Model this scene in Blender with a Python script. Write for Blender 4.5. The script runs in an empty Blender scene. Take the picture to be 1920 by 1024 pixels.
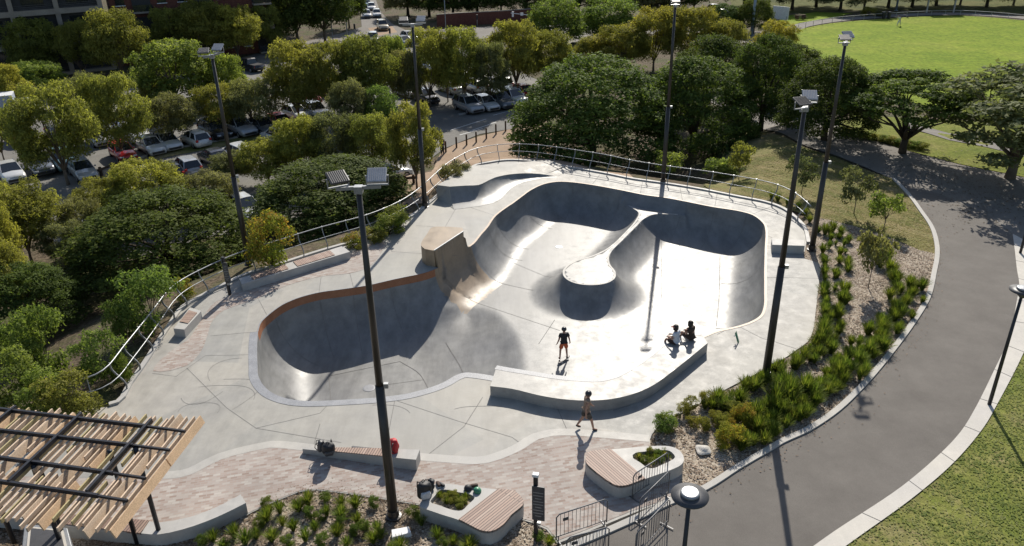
import bpy, bmesh, math, random
import numpy as np
from mathutils import Vector, Matrix
from mathutils.geometry import delaunay_2d_cdt
random.seed(7); RNG = np.random.default_rng(7)
PI = math.pi
scene = bpy.context.scene
COL = scene.collection
# ------------------------------------------------------------------ camera
FPX = 1467.3; PITCH = math.radians(25.658); ROLL = math.radians(-1.068); CH = 18.5
_f = np.array([0, math.cos(PITCH), -math.sin(PITCH)]); _r = np.array([1., 0, 0]); _u = np.cross(_r, _f)
CR = math.cos(ROLL)*_r + math.sin(ROLL)*_u; CU = -math.sin(ROLL)*_r + math.cos(ROLL)*_u; CF = _f
cam = bpy.data.cameras.new('camera'); camo = bpy.data.objects.new('camera', cam); COL.objects.link(camo)
m = Matrix(((CR[0], CU[0], -CF[0], 0), (CR[1], CU[1], -CF[1], 0), (CR[2], CU[2], -CF[2], CH), (0, 0, 0, 1)))
camo.matrix_world = m
cam.sensor_width = 36; cam.lens = FPX/1920*36; cam.clip_end = 3000; cam.clip_start = .5
scene.camera = camo
# ------------------------------------------------------------------ world, sun, exposure
SUN_AZ = math.radians(12.4); SUN_EL = math.radians(36.9)
world = bpy.data.worlds.new("World"); scene.world = world; world.use_nodes = True
nt = world.node_tree; sky = nt.nodes.new('ShaderNodeTexSky'); sky.sky_type = 'NISHITA'; sky.sun_disc = False
sky.sun_elevation = SUN_EL; sky.sun_rotation = SUN_AZ
bg = nt.nodes['Background']; bg.inputs[1].default_value = .088; nt.links.new(sky.outputs[0], bg.inputs[0])
sun = bpy.data.lights.new('sun', 'SUN'); sun.energy = 4.6; sun.angle = math.radians(.5); sun.color = (1, .94, .84)
suno = bpy.data.objects.new('sun', sun); COL.objects.link(suno)
sd = Vector((math.sin(SUN_AZ)*math.cos(SUN_EL), math.cos(SUN_AZ)*math.cos(SUN_EL), math.sin(SUN_EL)))
suno.rotation_euler = sd.to_track_quat('Z', 'Y').to_euler()
vs = scene.view_settings; vs.view_transform = 'Standard'; vs.look = 'None'; vs.exposure = 0.42; vs.gamma = 1
# ------------------------------------------------------------------ photo pixel -> place on the ground
CAM = np.array([0, 0, CH])
def ray(x, y): return CR*(x-960)/FPX - CU*(y-512)/FPX + CF
def G(x, y, z=0.):
    d = ray(x, y); return CAM + d*((z-CH)/d[2])
def proj(P):
    v = np.asarray(P)-CAM; c = v@CF; return 960+FPX*(v@CR)/c, 512-FPX*(v@CU)/c, c
def up_to(P, py):
    """height above P at which a vertical line from P reaches photo row py"""
    v = np.asarray(P)-CAM; k = (512-py)/FPX
    return (k*(v@CF)-(v@CU))/(CU[2]-k*CF[2])
def inpoly(p, poly):
    p = np.atleast_2d(p); x, y = p[:, 0], p[:, 1]; r = np.zeros(len(p), bool); n = len(poly)
    for i in range(n):
        x1, y1 = poly[i][:2]; x2, y2 = poly[(i+1) % n][:2]
        if y1 == y2: continue
        c = ((y1 > y) != (y2 > y)) & (x < (x2-x1)*(y-y1)/(y2-y1)+x1); r ^= c
    return r
def pdist(p, line, closed=True):
    p = np.atleast_2d(p)[:, :2]; L = np.asarray(line)[:, :2]; best = np.full(len(p), 1e9); idx = np.zeros(len(p), int)
    n = len(L) if closed else len(L)-1
    for i in range(n):
        a = L[i]; b = L[(i+1) % len(L)]; d = b-a; q = d@d
        if q < 1e-12: continue
        t = np.clip(((p-a)@d)/q, 0, 1); e = p-a-t[:, None]*d; s = np.sqrt((e*e).sum(1))
        k = s < best; best[k] = s[k]; idx[k] = i
    return best, idx
def gl(pts, z=0.): return [G(x, y, z) for x, y in pts]
def smooth(pts, step=.3, closed=False):
    """centripetal Catmull-Rom through the points"""
    P = [np.asarray(p, float) for p in pts]; n = len(P); out = []
    if closed: Q = [P[-1]]+P+[P[0], P[1]]; m_ = n
    else: Q = [2*P[0]-P[1]]+P+[2*P[-1]-P[-2]]; m_ = n-1
    for i in range(m_):
        p0, p1, p2, p3 = Q[i:i+4]
        t0 = 0; t1 = t0+max(np.linalg.norm(p1-p0), 1e-4)**.5; t2 = t1+max(np.linalg.norm(p2-p1), 1e-4)**.5; t3 = t2+max(np.linalg.norm(p3-p2), 1e-4)**.5
        k = max(1, int(round(np.linalg.norm(p2-p1)/step)))
        for j in range(k):
            t = t1+(t2-t1)*j/k
            A1 = (t1-t)/(t1-t0)*p0+(t-t0)/(t1-t0)*p1; A2 = (t2-t)/(t2-t1)*p1+(t-t1)/(t2-t1)*p2; A3 = (t3-t)/(t3-t2)*p2+(t-t2)/(t3-t2)*p3
            B1 = (t2-t)/(t2-t0)*A1+(t-t0)/(t2-t0)*A2; B2 = (t3-t)/(t3-t1)*A2+(t-t1)/(t3-t1)*A3
            out.append((t2-t)/(t2-t1)*B1+(t-t1)/(t2-t1)*B2)
    if not closed: out.append(P[-1])
    return out
DECK_BACK = [(224,757),(250,719),(275,684),(301,643),(324,609),(347,577),(379,558),(420,537),(465,516),(515,501),(561,486),(605,472),(647,460),(696,445),(747,421),(775,406),(797,390),(819,372),(840,350),(861,331),(880,321),(895,311),(920,306),(951,302),(1010,305),(1072,316),(1135,327),(1185,337),(1242,345),(1310,356),(1385,371),(1435,381),(1465,392),(1490,411),(1505,428),(1512,456)]
FLAT = [tuple(p[:2]) for p in gl([(-300,900),(160,762)]+DECK_BACK[:31]+[(1480,335),(1475,262),(1560,225),(1750,250),(2200,335),(2600,1500),(-900,1500)])]
_fl = np.array(FLAT)
def terr_np(P):
    d, _ = pdist(P, _fl); d = np.where(inpoly(P, _fl), 0, d); t = np.clip(d/11, 0, 1); t = t*t*(3-2*t)
    return -3.0*t
def terr(x, y): return float(terr_np(np.array([[x, y]]))[0])
def W(x, y):
    z = 0.
    for _ in range(14):
        p = G(x, y, z); z = z*.3+.7*terr(p[0], p[1])
    p = G(x, y, z); p[2] = terr(p[0], p[1]); return p
# ------------------------------------------------------------------ materials
def nodes(name, rough=.8, spec=.3, metal=0.):
    m = bpy.data.materials.new(name); m.use_nodes = True; b = m.node_tree.nodes['Principled BSDF']
    b.inputs['Roughness'].default_value = rough; b.inputs['Specular IOR Level'].default_value = spec; b.inputs['Metallic'].default_value = metal
    return m, m.node_tree, b
def noise(nt, scale, detail=4, vec=None, rough=.55, kind='ShaderNodeTexNoise'):
    n = nt.nodes.new(kind); n.inputs['Scale'].default_value = scale
    if 'Detail' in n.inputs: n.inputs['Detail'].default_value = detail
    if 'Roughness' in n.inputs: n.inputs['Roughness'].default_value = rough
    if vec is not None: nt.links.new(vec, n.inputs['Vector'])
    return n
def ramp(nt, src, stops):
    r = nt.nodes.new('ShaderNodeValToRGB'); nt.links.new(src, r.inputs[0]); e = r.color_ramp.elements
    while len(e) < len(stops): e.new(.5)
    for i, (p, c) in enumerate(stops):
        e[i].position = p; e[i].color = (*c, 1) if len(c) == 3 else c
    return r
def mix(nt, a, b, fac, mode='MIX'):
    x = nt.nodes.new('ShaderNodeMix'); x.data_type = 'RGBA'; x.blend_type = mode
    for s, v in ((0, fac), (6, a), (7, b)):
        if hasattr(v, 'is_linked') or hasattr(v, 'node'): nt.links.new(v, x.inputs[s])
        else: x.inputs[s].default_value = v if s == 0 else (*v, 1)
    return x.outputs[2]
def bump(nt, b, h, strength=.3, dist=.02):
    n = nt.nodes.new('ShaderNodeBump'); n.inputs['Strength'].default_value = strength; n.inputs['Distance'].default_value = dist
    nt.links.new(h, n.inputs['Height']); nt.links.new(n.outputs[0], b.inputs['Normal'])
def objvec(nt):
    t = nt.nodes.new('ShaderNodeTexCoord'); return t.outputs['Object']
def scaled(nt, vec, s, rot=0):
    mp = nt.nodes.new('ShaderNodeMapping'); mp.inputs['Scale'].default_value = s; mp.inputs['Rotation'].default_value = (0, 0, rot); nt.links.new(vec, mp.inputs[0]); return mp.outputs[0]
def grainy(name, c1, c2, scale=3, rough=.8, spec=.3, fine=30, bs=.3, bd=.02, metal=0., c3=None):
    m, nt, b = nodes(name, rough, spec, metal); v = objvec(nt)
    n = noise(nt, scale, 7, v, .68 if 'asphalt' in name else .55); st = [(.3, c1), (.7, c2)]
    if c3: st = [(.25, c1), (.5, c2), (.72, c3)]
    r = ramp(nt, n.outputs[0], st)
    n2 = noise(nt, fine, 3, v); r2 = ramp(nt, n2.outputs[0], [(.3, (.78,)*3), (.7, (1.18,)*3)])
    nt.links.new(mix(nt, r.outputs[0], r2.outputs[0], 1., 'MULTIPLY'), b.inputs['Base Color'])
    bump(nt, b, n2.outputs[0], bs, bd); return m
def plain(name, c, rough=.5, spec=.5, metal=0.):
    k = .85; return grainy(name, tuple(x*k for x in c), tuple(min(1, x*1.1) for x in c), 4, rough, spec, 40, .08, .004, metal)
def concrete(name, base, rough=.42, panels=True, streak=.12, spec=.4, var=1.):
    m, nt, b = nodes(name, rough, spec); v = objvec(nt)
    big = noise(nt, .25, 4, v); mid = noise(nt, 1.7, 6, v, .65); fin = noise(nt, 38, 3, v)
    lo = tuple(x*(1-.14*var) for x in base); hi = tuple(x*(1+.12*var) for x in base)
    c = ramp(nt, mid.outputs[0], [(.28, lo), (.7, hi)]).outputs[0]
    c = mix(nt, c, ramp(nt, big.outputs[0], [(.3, (.9, .9, .92)), (.7, (1.06, 1.04, 1.0))]).outputs[0], 1., 'MULTIPLY')
    if panels:
        vo = nt.nodes.new('ShaderNodeTexVoronoi'); vo.inputs['Scale'].default_value = .2; nt.links.new(v, vo.inputs['Vector'])
        sp = nt.nodes.new('ShaderNodeSeparateColor'); nt.links.new(vo.outputs['Color'], sp.inputs[0])
        c = mix(nt, c, ramp(nt, sp.outputs[0], [(0, (.9, .92, .93)), (1, (1.06, 1.05, 1.03))]).outputs[0], 1., 'MULTIPLY')
    sv = noise(nt, 1.2, 6, scaled(nt, v, (1, .18, 1), .5), .7)
    c = mix(nt, c, ramp(nt, sv.outputs[0], [(.35, (1-streak,)*3), (.6, (1.03,)*3)]).outputs[0], 1., 'MULTIPLY')
    c = mix(nt, c, ramp(nt, fin.outputs[0], [(.3, (.94,)*3), (.7, (1.05,)*3)]).outputs[0], 1., 'MULTIPLY')
    nt.links.new(c, b.inputs['Base Color'])
    rr = ramp(nt, mid.outputs[0], [(.3, (rough-.08*var,)*3), (.7, (rough+.12*var,)*3)]); nt.links.new(rr.outputs[0], b.inputs['Roughness'])
    bump(nt, b, fin.outputs[0], .12, .004); return m
def brickpave():
    m, nt, b = nodes('recycled_brick_paving', .8, .3); v = objvec(nt)
    w = nt.nodes.new('ShaderNodeVectorMath'); w.operation = 'ADD'
    nz = noise(nt, 1.2, 2, v); sc = nt.nodes.new('ShaderNodeVectorMath'); sc.operation = 'SCALE'; sc.inputs['Scale'].default_value = .06
    nt.links.new(nz.outputs['Color'], sc.inputs[0]); nt.links.new(v, w.inputs[0]); nt.links.new(sc.outputs[0], w.inputs[1])
    br = nt.nodes.new('ShaderNodeTexBrick'); nt.links.new(scaled(nt, w.outputs[0], (1, 1, 1), math.radians(-14)), br.inputs['Vector'])
    br.inputs['Scale'].default_value = 1; br.inputs['Brick Width'].default_value = .25; br.inputs['Row Height'].default_value = .115; br.inputs['Mortar Size'].default_value = .01
    br.inputs['Color1'].default_value = (0, 0, 0, 1); br.inputs['Color2'].default_value = (1, 1, 1, 1); br.inputs['Mortar'].default_value = (.5, .5, .5, 1); br.offset = .45
    c = ramp(nt, br.outputs['Color'], [(0, (.27, .20, .165)), (.25, (.33, .265, .23)), (.55, (.37, .32, .285)), (.8, (.42, .38, .34)), (1, (.31, .235, .20))]).outputs[0]
    c = mix(nt, c, (.34, .31, .28), br.outputs['Fac'])
    n = noise(nt, .5, 4, v); c = mix(nt, c, ramp(nt, n.outputs[0], [(.3, (.85, .85, .85)), (.7, (1.1, 1.1, 1.1))]).outputs[0], 1., 'MULTIPLY')
    nt.links.new(c, b.inputs['Base Color']); bump(nt, b, br.outputs['Fac'], -.4, .01); return m
def planks(name, cols, width, rot, gap=.012):
    """boards laid across: stripes of one width along object x after rotation"""
    m, nt, b = nodes(name, .6, .35); v = scaled(nt, objvec(nt), (1, 1, 1), rot)
    br = nt.nodes.new('ShaderNodeTexBrick'); nt.links.new(v, br.inputs['Vector']); br.inputs['Scale'].default_value = 1
    br.inputs['Brick Width'].default_value = 30; br.inputs['Row Height'].default_value = width; br.inputs['Mortar Size'].default_value = gap
    br.inputs['Color1'].default_value = (0, 0, 0, 1); br.inputs['Color2'].default_value = (1, 1, 1, 1); br.inputs['Mortar'].default_value = (0, 0, 0, 1)
    wn = nt.nodes.new('ShaderNodeTexWhiteNoise'); wn.noise_dimensions = '1D'
    sx = nt.nodes.new('ShaderNodeSeparateXYZ'); nt.links.new(v, sx.inputs[0])
    dv = nt.nodes.new('ShaderNodeMath'); dv.operation = 'DIVIDE'; dv.inputs[1].default_value = width; nt.links.new(sx.outputs[1], dv.inputs[0])
    fl = nt.nodes.new('ShaderNodeMath'); fl.operation = 'FLOOR'; nt.links.new(dv.outputs[0], fl.inputs[0]); nt.links.new(fl.outputs[0], wn.inputs['W'])
    c = ramp(nt, wn.outputs['Value'], [(i/(len(cols)-1), k) for i, k in enumerate(cols)]).outputs[0]
    g = noise(nt, 6, 6, scaled(nt, v, (.6, 12, 1)), .7)
    c = mix(nt, c, ramp(nt, g.outputs[0], [(.3, (.8,)*3), (.7, (1.15,)*3)]).outputs[0], 1., 'MULTIPLY')
    c = mix(nt, c, (.04, .03, .025), br.outputs['Fac']); nt.links.new(c, b.inputs['Base Color'])
    bump(nt, b, br.outputs['Fac'], -.5, .01); return m
def speckle(name, cols, scale, rough=.95, big=None, bs=.8, bd=.04):
    """mulch and litter: small pieces, each with its own colour"""
    m, nt, b = nodes(name, rough, .15); v = objvec(nt)
    d = noise(nt, 5, 3, v); wv = mix(nt, v, d.outputs['Color'], .06)
    vo = nt.nodes.new('ShaderNodeTexVoronoi'); vo.inputs['Scale'].default_value = scale; nt.links.new(wv, vo.inputs['Vector'])
    sp = nt.nodes.new('ShaderNodeSeparateColor'); nt.links.new(vo.outputs['Color'], sp.inputs[0])
    c = ramp(nt, sp.outputs[0], [(i/(len(cols)-1), k) for i, k in enumerate(cols)]).outputs[0]
    n = noise(nt, .35, 5, v, .6)
    if big: c = mix(nt, c, big, ramp(nt, n.outputs[0], [(.45, (0,)*3), (.62, (.85,)*3)]).outputs[0])
    n2 = noise(nt, 3, 5, v, .6); c = mix(nt, c, ramp(nt, n2.outputs[0], [(.3, (.7,)*3), (.7, (1.2,)*3)]).outputs[0], 1., 'MULTIPLY')
    nt.links.new(c, b.inputs['Base Color']); bump(nt, b, sp.outputs[1], bs, bd); return m
def grassmat(name, c1, c2, c3, s1=.25, s2=6, bs=.6, streaks=0):
    m, nt, b = nodes(name, .95, .1); v = objvec(nt)
    n = noise(nt, s1, 6, v, .65); c = ramp(nt, n.outputs[0], [(.3, c1), (.5, c2), (.7, c3)]).outputs[0]
    n2 = noise(nt, s2, 6, v, .75); c = mix(nt, c, ramp(nt, n2.outputs[0], [(.3, (.55,)*3), (.7, (1.4,)*3)]).outputs[0], 1., 'MULTIPLY')
    n4 = noise(nt, s1*6, 4, v, .7); c = mix(nt, c, ramp(nt, n4.outputs[0], [(.35, (.8, .86, .75)), (.65, (1.12, 1.06, 1.2))]).outputs[0], 1., 'MULTIPLY')
    nt.links.new(c, b.inputs['Base Color'])
    n3 = noise(nt, 25, 3, v); bump(nt, b, n3.outputs[0], bs, .05); return m
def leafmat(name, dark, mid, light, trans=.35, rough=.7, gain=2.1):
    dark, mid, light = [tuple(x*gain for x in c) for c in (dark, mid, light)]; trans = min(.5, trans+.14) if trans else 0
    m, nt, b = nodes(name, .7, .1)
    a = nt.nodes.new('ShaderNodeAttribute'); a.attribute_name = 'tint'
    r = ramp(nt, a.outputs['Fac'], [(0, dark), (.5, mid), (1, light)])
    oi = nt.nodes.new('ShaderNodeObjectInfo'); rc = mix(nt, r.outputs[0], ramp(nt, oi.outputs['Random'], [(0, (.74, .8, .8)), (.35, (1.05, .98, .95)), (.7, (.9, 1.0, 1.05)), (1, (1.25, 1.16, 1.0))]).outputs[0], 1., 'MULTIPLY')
    nt.links.new(rc, b.inputs['Base Color'])
    t = nt.nodes.new('ShaderNodeBsdfTranslucent'); nt.links.new(mix(nt, rc, (1.5, 1.6, .5), .6, 'MULTIPLY'), t.inputs[0])
    mx = nt.nodes.new('ShaderNodeMixShader'); mx.inputs[0].default_value = trans
    nt.links.new(b.outputs[0], mx.inputs[1]); nt.links.new(t.outputs[0], mx.inputs[2]); nt.links.new(mx.outputs[0], nt.nodes['Material Output'].inputs[0]); return m
M = {}
M['deck'] = concrete('broomed_concrete', (.325, .312, .285), .6)
M['bowl'] = concrete('trowelled_concrete', (.225, .225, .22), .42, False, .26, .27, .8)
M['precast'] = concrete('precast_concrete', (.40, .39, .37), .6, False, .08)
M['kerb'] = concrete('kerb_concrete', (.40, .385, .355), .7, False, .1)
M['path'] = concrete('pale_path_concrete', (.50, .475, .43), .7, False, .05)
M['band'] = concrete('edge_band_concrete', (.40, .385, .355), .6, False, .05)
M['tile'] = grainy('blue_grey_coping', (.20, .205, .22), (.27, .275, .29), 2, .5, .5)
M['orange'] = grainy('terracotta_band', (.28, .115, .055), (.35, .155, .08), 2, .6, .4)
M['tan'] = grainy('tan_edge', (.40, .29, .2), (.47, .35, .25), 2, .5, .4)
M['brown'] = concrete('brown_oxide_concrete', (.30, .225, .15), .45, False, .2)
M['brick'] = brickpave()
M['asphalt'] = grainy('road_asphalt', (.118, .106, .094), (.165, .15, .133), .45, .85, .25, 60, .25, .01)
M['asphalt_old'] = grainy('worn_asphalt', (.165, .15, .135), (.21, .195, .175), .4, .9, .2, 50, .2, .01)
M['asphalt_park'] = grainy('car_park_asphalt', (.13, .125, .115), (.22, .21, .19), .25, .9, .2, 40, .2, .01)
M['paint'] = plain('road_paint', (.6, .6, .58), .7, .2)
M['gravel'] = grainy('decomposed_granite', (.30, .215, .15), (.38, .285, .205), .5, .95, .1, 25, .4, .02)
M['soil'] = speckle('litter_and_soil', [(.05, .038, .025), (.10, .075, .05), (.17, .13, .09), (.07, .06, .03)], 9, .95, (.075, .085, .03))
M['mulch'] = speckle('bark_mulch', [(.13, .10, .07), (.28, .22, .16), (.42, .35, .265), (.52, .46, .38), (.21, .165, .125)], 24)
M['lawn'] = grassmat('park_lawn', (.26, .215, .11), (.19, .20, .05), (.13, .165, .03), .35, 7)
M['drylawn'] = grassmat('dry_lawn', (.14, .16, .04), (.22, .195, .085), (.30, .25, .14), .22, 6)
M['oval'] = grassmat('oval_turf', (.14, .205, .012), (.175, .235, .016), (.225, .255, .035), .05, 1.6, .3)
M['strip'] = grassmat('verge_grass', (.12, .15, .025), (.17, .19, .035), (.2, .19, .06), .2, 5)
M['steel'] = plain('galvanised_steel', (.33, .34, .35), .45, .5, .6)
M['polebrown'] = plain('dark_bronze_pole', (.035, .03, .026), .4, .5)
M['black'] = plain('black_powdercoat', (.018, .018, .022), .45, .5)
M['darkgrey'] = plain('dark_grey_plastic', (.06, .06, .065), .5)
M['white'] = plain('white_paint', (.72, .72, .72), .45)
M['lens'] = plain('lamp_lens', (.30, .32, .36), .15, .6)
M['timber'] = planks('weathered_hardwood', [(.27, .17, .13), (.34, .23, .175), (.22, .14, .11), (.38, .27, .21)], .11, math.radians(-28))
M['rust'] = plain('dark_steel_edge', (.05, .035, .035), .6)
M['bark'] = grainy('bark', (.10, .08, .06), (.22, .18, .14), 3, .9, .1, 18, .6, .03)
M['barkdark'] = grainy('dark_bark', (.05, .04, .03), (.10, .08, .06), 3, .9, .1, 18, .6, .03)
M['wood'] = grainy('old_log', (.05, .035, .025), (.10, .07, .05), 3, .9, .1, 18, .5, .02)
M['brickwall'] = grainy('dark_brick', (.12, .045, .035), (.17, .07, .05), 3, .9, .2, 12, .4, .02)
M['render'] = grainy('tan_render', (.27, .23, .19), (.33, .29, .24), 1, .85, .2)
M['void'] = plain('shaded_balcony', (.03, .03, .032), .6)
M['glass'] = plain('window_glass', (.02, .025, .03), .08, .8)
M['rubber'] = plain('rubber', (.02, .02, .02), .8, .2)
M['rim'] = plain('wheel_rim', (.35, .35, .36), .35, .5, .6)
M['red'] = plain('red_lamp', (.45, .03, .02), .3)
L = leafmat
M['mel'] = L('olive_leaves', (.05, .052, .018), (.105, .108, .028), (.185, .178, .042))
M['melb'] = L('grey_olive_leaves', (.05, .05, .026), (.09, .09, .042), (.15, .145, .065))
M['gold'] = L('gold_green_leaves', (.05, .055, .016), (.11, .11, .024), (.19, .165, .036))
M['fig'] = L('glossy_fig_leaves', (.014, .024, .008), (.04, .06, .014), (.10, .13, .03), .22)
M['figd'] = L('dark_fig_leaves', (.014, .02, .006), (.038, .05, .012), (.085, .10, .022), .25)
M['brd'] = L('bright_broad_leaves', (.035, .05, .014), (.075, .10, .024), (.15, .175, .05), .35)
M['gum'] = L('grey_green_leaves', (.03, .036, .016), (.07, .078, .036), (.13, .135, .07), .25)
M['lom'] = L('strappy_leaves', (.022, .036, .007), (.058, .082, .013), (.14, .14, .035), .25)
M['tip'] = L('red_tipped_leaves', (.05, .06, .012), (.11, .12, .02), (.26, .11, .03), .35)
# ------------------------------------------------------------------ object helpers
def tag(o, label=None, cat=None, group=None, kind=None):
    if label: o['label'] = label
    if cat: o['category'] = cat
    if group: o['group'] = group
    if kind: o['kind'] = kind
    return o
def empty(name, loc=(0, 0, 0), rz=0, label=None, cat=None, group=None):
    o = bpy.data.objects.new(name, None); COL.objects.link(o); o.location = loc; o.rotation_euler = (0, 0, rz); o.empty_display_size = .2
    return tag(o, label, cat, group)
def link_mesh(name, me, mats, parent=None, smooth_=False):
    if not isinstance(mats, (list, tuple)): mats = [mats]
    for k in mats: me.materials.append(M[k] if isinstance(k, str) else k)
    if smooth_: me.polygons.foreach_set('use_smooth', [True]*len(me.polygons))
    o = bpy.data.objects.new(name, me); COL.objects.link(o)
    if parent is not None: o.parent = parent
    return o
def copy_tree(src, parent=None):
    c = src.copy(); COL.objects.link(c); c.parent = parent
    for ch in src.children: copy_tree(ch, c)
    return c
class MB:
    def __init__(s): s.v = []; s.f = []; s.mi = []
    def add(s, vs, fs, mi=0):
        o = len(s.v); s.v += [tuple(map(float, p)) for p in vs]; s.f += [tuple(i+o for i in f) for f in fs]; s.mi += [mi]*len(fs); return s
    def box(s, c, d, rz=0, rx=0, ry=0, mi=0):
        R_ = Matrix.Rotation(rz, 3, 'Z') @ Matrix.Rotation(ry, 3, 'Y') @ Matrix.Rotation(rx, 3, 'X')
        vs = [Vector(c)+R_@Vector((x*d[0]/2, y*d[1]/2, z*d[2]/2)) for x in (-1, 1) for y in (-1, 1) for z in (-1, 1)]
        return s.add(vs, [(0, 1, 3, 2), (4, 6, 7, 5), (0, 4, 5, 1), (2, 3, 7, 6), (0, 2, 6, 4), (1, 5, 7, 3)], mi)
    def beam(s, a, b, w, h, up=(0, 0, 1), mi=0):
        a = Vector(a); b = Vector(b); d = (b-a).normalized(); u = Vector(up); sd_ = d.cross(u)
        if sd_.length < 1e-4: sd_ = d.cross(Vector((1, 0, 0)))
        sd_.normalize(); u = sd_.cross(d)
        vs = [p+sd_*x*w/2+u*z*h/2 for p in (a, b) for x, z in ((-1, -1), (1, -1), (1, 1), (-1, 1))]
        return s.add(vs, [(0, 3, 2, 1), (4, 5, 6, 7), (0, 1, 5, 4), (1, 2, 6, 5), (2, 3, 7, 6), (3, 0, 4, 7)], mi)
    def tube(s, pts, r, n=8, closed=False, mi=0):
        P = [Vector(p) for p in pts]; rs = r if isinstance(r, (list, tuple)) else [r]*len(P); vs = []; k = len(P); prev = None
        for i, p in enumerate(P):
            d = (P[min(i+1, k-1)]-P[max(i-1, 0)]) if not closed else (P[(i+1) % k]-P[i-1]); d.normalize()
            a = d.orthogonal().normalized() if prev is None else (prev-d*prev.dot(d)).normalized(); prev = a; b = d.cross(a)
            vs += [p+(a*math.cos(2*PI*j/n)+b*math.sin(2*PI*j/n))*rs[i] for j in range(n)]
        fs = []
        for i in range(k if closed else k-1):
            for j in range(n):
                i2 = (i+1) % k; fs.append((i*n+j, i*n+(j+1) % n, i2*n+(j+1) % n, i2*n+j))
        if not closed: fs += [tuple(range(n-1, -1, -1)), tuple((k-1)*n+j for j in range(n))]
        return s.add(vs, fs, mi)
    def lathe(s, prof, c=(0, 0, 0), n=20, mi=0):
        vs = []; fs = []
        for r, z in prof: vs += [(c[0]+r*math.cos(2*PI*j/n), c[1]+r*math.sin(2*PI*j/n), c[2]+z) for j in range(n)]
        for i in range(len(prof)-1): fs += [(i*n+j, i*n+(j+1) % n, (i+1)*n+(j+1) % n, (i+1)*n+j) for j in range(n)]
        fs += [tuple(range(n-1, -1, -1)), tuple((len(prof)-1)*n+j for j in range(n))]
        return s.add(vs, fs, mi)
    def prism(s, poly, z0, z1, mi=0, cap=True, miside=None):
        n = len(poly); P = [tuple(p[:2]) for p in poly]
        a = sum(P[i][0]*P[(i+1) % n][1]-P[(i+1) % n][0]*P[i][1] for i in range(n))
        zt = [z1]*n if not hasattr(z1, '__len__') else list(z1)
        if a < 0: P = P[::-1]; zt = zt[::-1]
        zb = [z0]*n
        s.add([(*p, z) for p, z in zip(P, zb)]+[(*p, z) for p, z in zip(P, zt)], [(i, (i+1) % n, n+(i+1) % n, n+i) for i in range(n)], mi if miside is None else miside)
        if cap:
            vs, es, fs = cdt_fill(P, [])
            zz = []
            Pn = np.array(P)
            for v in vs: zz.append(zt[int(np.argmin(((Pn-np.array(v))**2).sum(1)))])
            s.add([(v[0], v[1], z) for v, z in zip(vs, zz)], fs, mi)
        return s
    def build(s, name, mats, parent=None, sm=False, bevel=0):
        me = bpy.data.meshes.new(name); me.from_pydata(s.v, [], s.f)
        if bevel:
            bm = bmesh.new(); bm.from_mesh(me); bmesh.ops.remove_doubles(bm, verts=bm.verts, dist=1e-5)
            ed = [e for e in bm.edges if len(e.link_faces) == 2 and e.calc_face_angle(0) > .5]
            bmesh.ops.bevel(bm, geom=ed, offset=bevel, segments=2, affect='EDGES', profile=.6, clamp_overlap=True)
            bmesh.ops.recalc_face_normals(bm, faces=bm.faces); bm.to_mesh(me); bm.free()
        elif len(set(s.mi)) > 1: me.polygons.foreach_set('material_index', s.mi)
        o = link_mesh(name, me, mats, parent, sm); return o
def cdt_fill(outer, holes, extra=()):
    """triangles inside outer and outside holes; outer, holes: lists of (x,y)"""
    vs = [Vector(p[:2]) for p in outer]; es = [(i, (i+1) % len(outer)) for i in range(len(outer))]
    for h in holes:
        o = len(vs); vs += [Vector(p[:2]) for p in h]; es += [(o+i, o+(i+1) % len(h)) for i in range(len(h))]
    vs += [Vector(p[:2]) for p in extra]
    ov, oe, of = delaunay_2d_cdt(vs, es, [], 0, 1e-5)[:3]
    V = np.array([v[:] for v in ov]); F = np.array([f for f in of if len(f) == 3])
    c = V[F].mean(1); k = inpoly(c, outer)
    for h in holes: k &= ~inpoly(c, h)
    a = V[F]; ar = (a[:, 1, 0]-a[:, 0, 0])*(a[:, 2, 1]-a[:, 0, 1])-(a[:, 2, 0]-a[:, 0, 0])*(a[:, 1, 1]-a[:, 0, 1])
    F = F[k]; ar = ar[k]; F[ar < 0] = F[ar < 0][:, ::-1]
    return [tuple(v) for v in V], None, [tuple(int(i) for i in f) for f in F]
def hexgrid(poly, cell, margin=0.):
    P = np.array([p[:2] for p in poly]); x0, y0 = P.min(0); x1, y1 = P.max(0)
    xs = np.arange(x0, x1, cell); ys = np.arange(y0, y1, cell*.87); X, Y = np.meshgrid(xs, ys); X[1::2] += cell/2
    g = np.stack([X.ravel(), Y.ravel()], 1); g = g[inpoly(g, P)]
    if margin and len(g): g = g[pdist(g, P)[0] > margin]
    return g
def sheet(name, poly, mat, zoff, cell=2.5, holes=(), kind='structure', parent=None, skirt=0.):
    """a surface laid on the terrain"""
    pq = []
    for i, p in enumerate(poly):
        a = np.array(p[:2]); c = np.array(poly[(i+1) % len(poly)][:2]); k = max(1, int(np.linalg.norm(c-a)/1.5)); pq += [tuple(a+(c-a)*j/k) for j in range(k)]
    poly = pq; g = hexgrid(poly, min(cell, 2.) if max(p[1] for p in poly) < 115 else cell, cell*.3)
    if len(holes): 
        for h in holes: g = g[~inpoly(g, h)] if len(g) else g
    vs, _, fs = cdt_fill(poly, [[tuple(p[:2]) for p in h] for h in holes], g)
    z = terr_np(np.array(vs))+zoff
    b = MB(); b.add([(v[0], v[1], zz) for v, zz in zip(vs, z)], fs)
    if skirt:
        n = len(poly); zt = terr_np(np.array(poly))+zoff
        b.add([(*p, q) for p, q in zip(poly, zt)]+[(*p, q-skirt) for p, q in zip(poly, zt)], [(i, n+i, n+(i+1) % n, (i+1) % n) for i in range(n)])
    o = b.build(name, mat, parent)
    if kind: o['kind'] = kind
    return o
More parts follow.
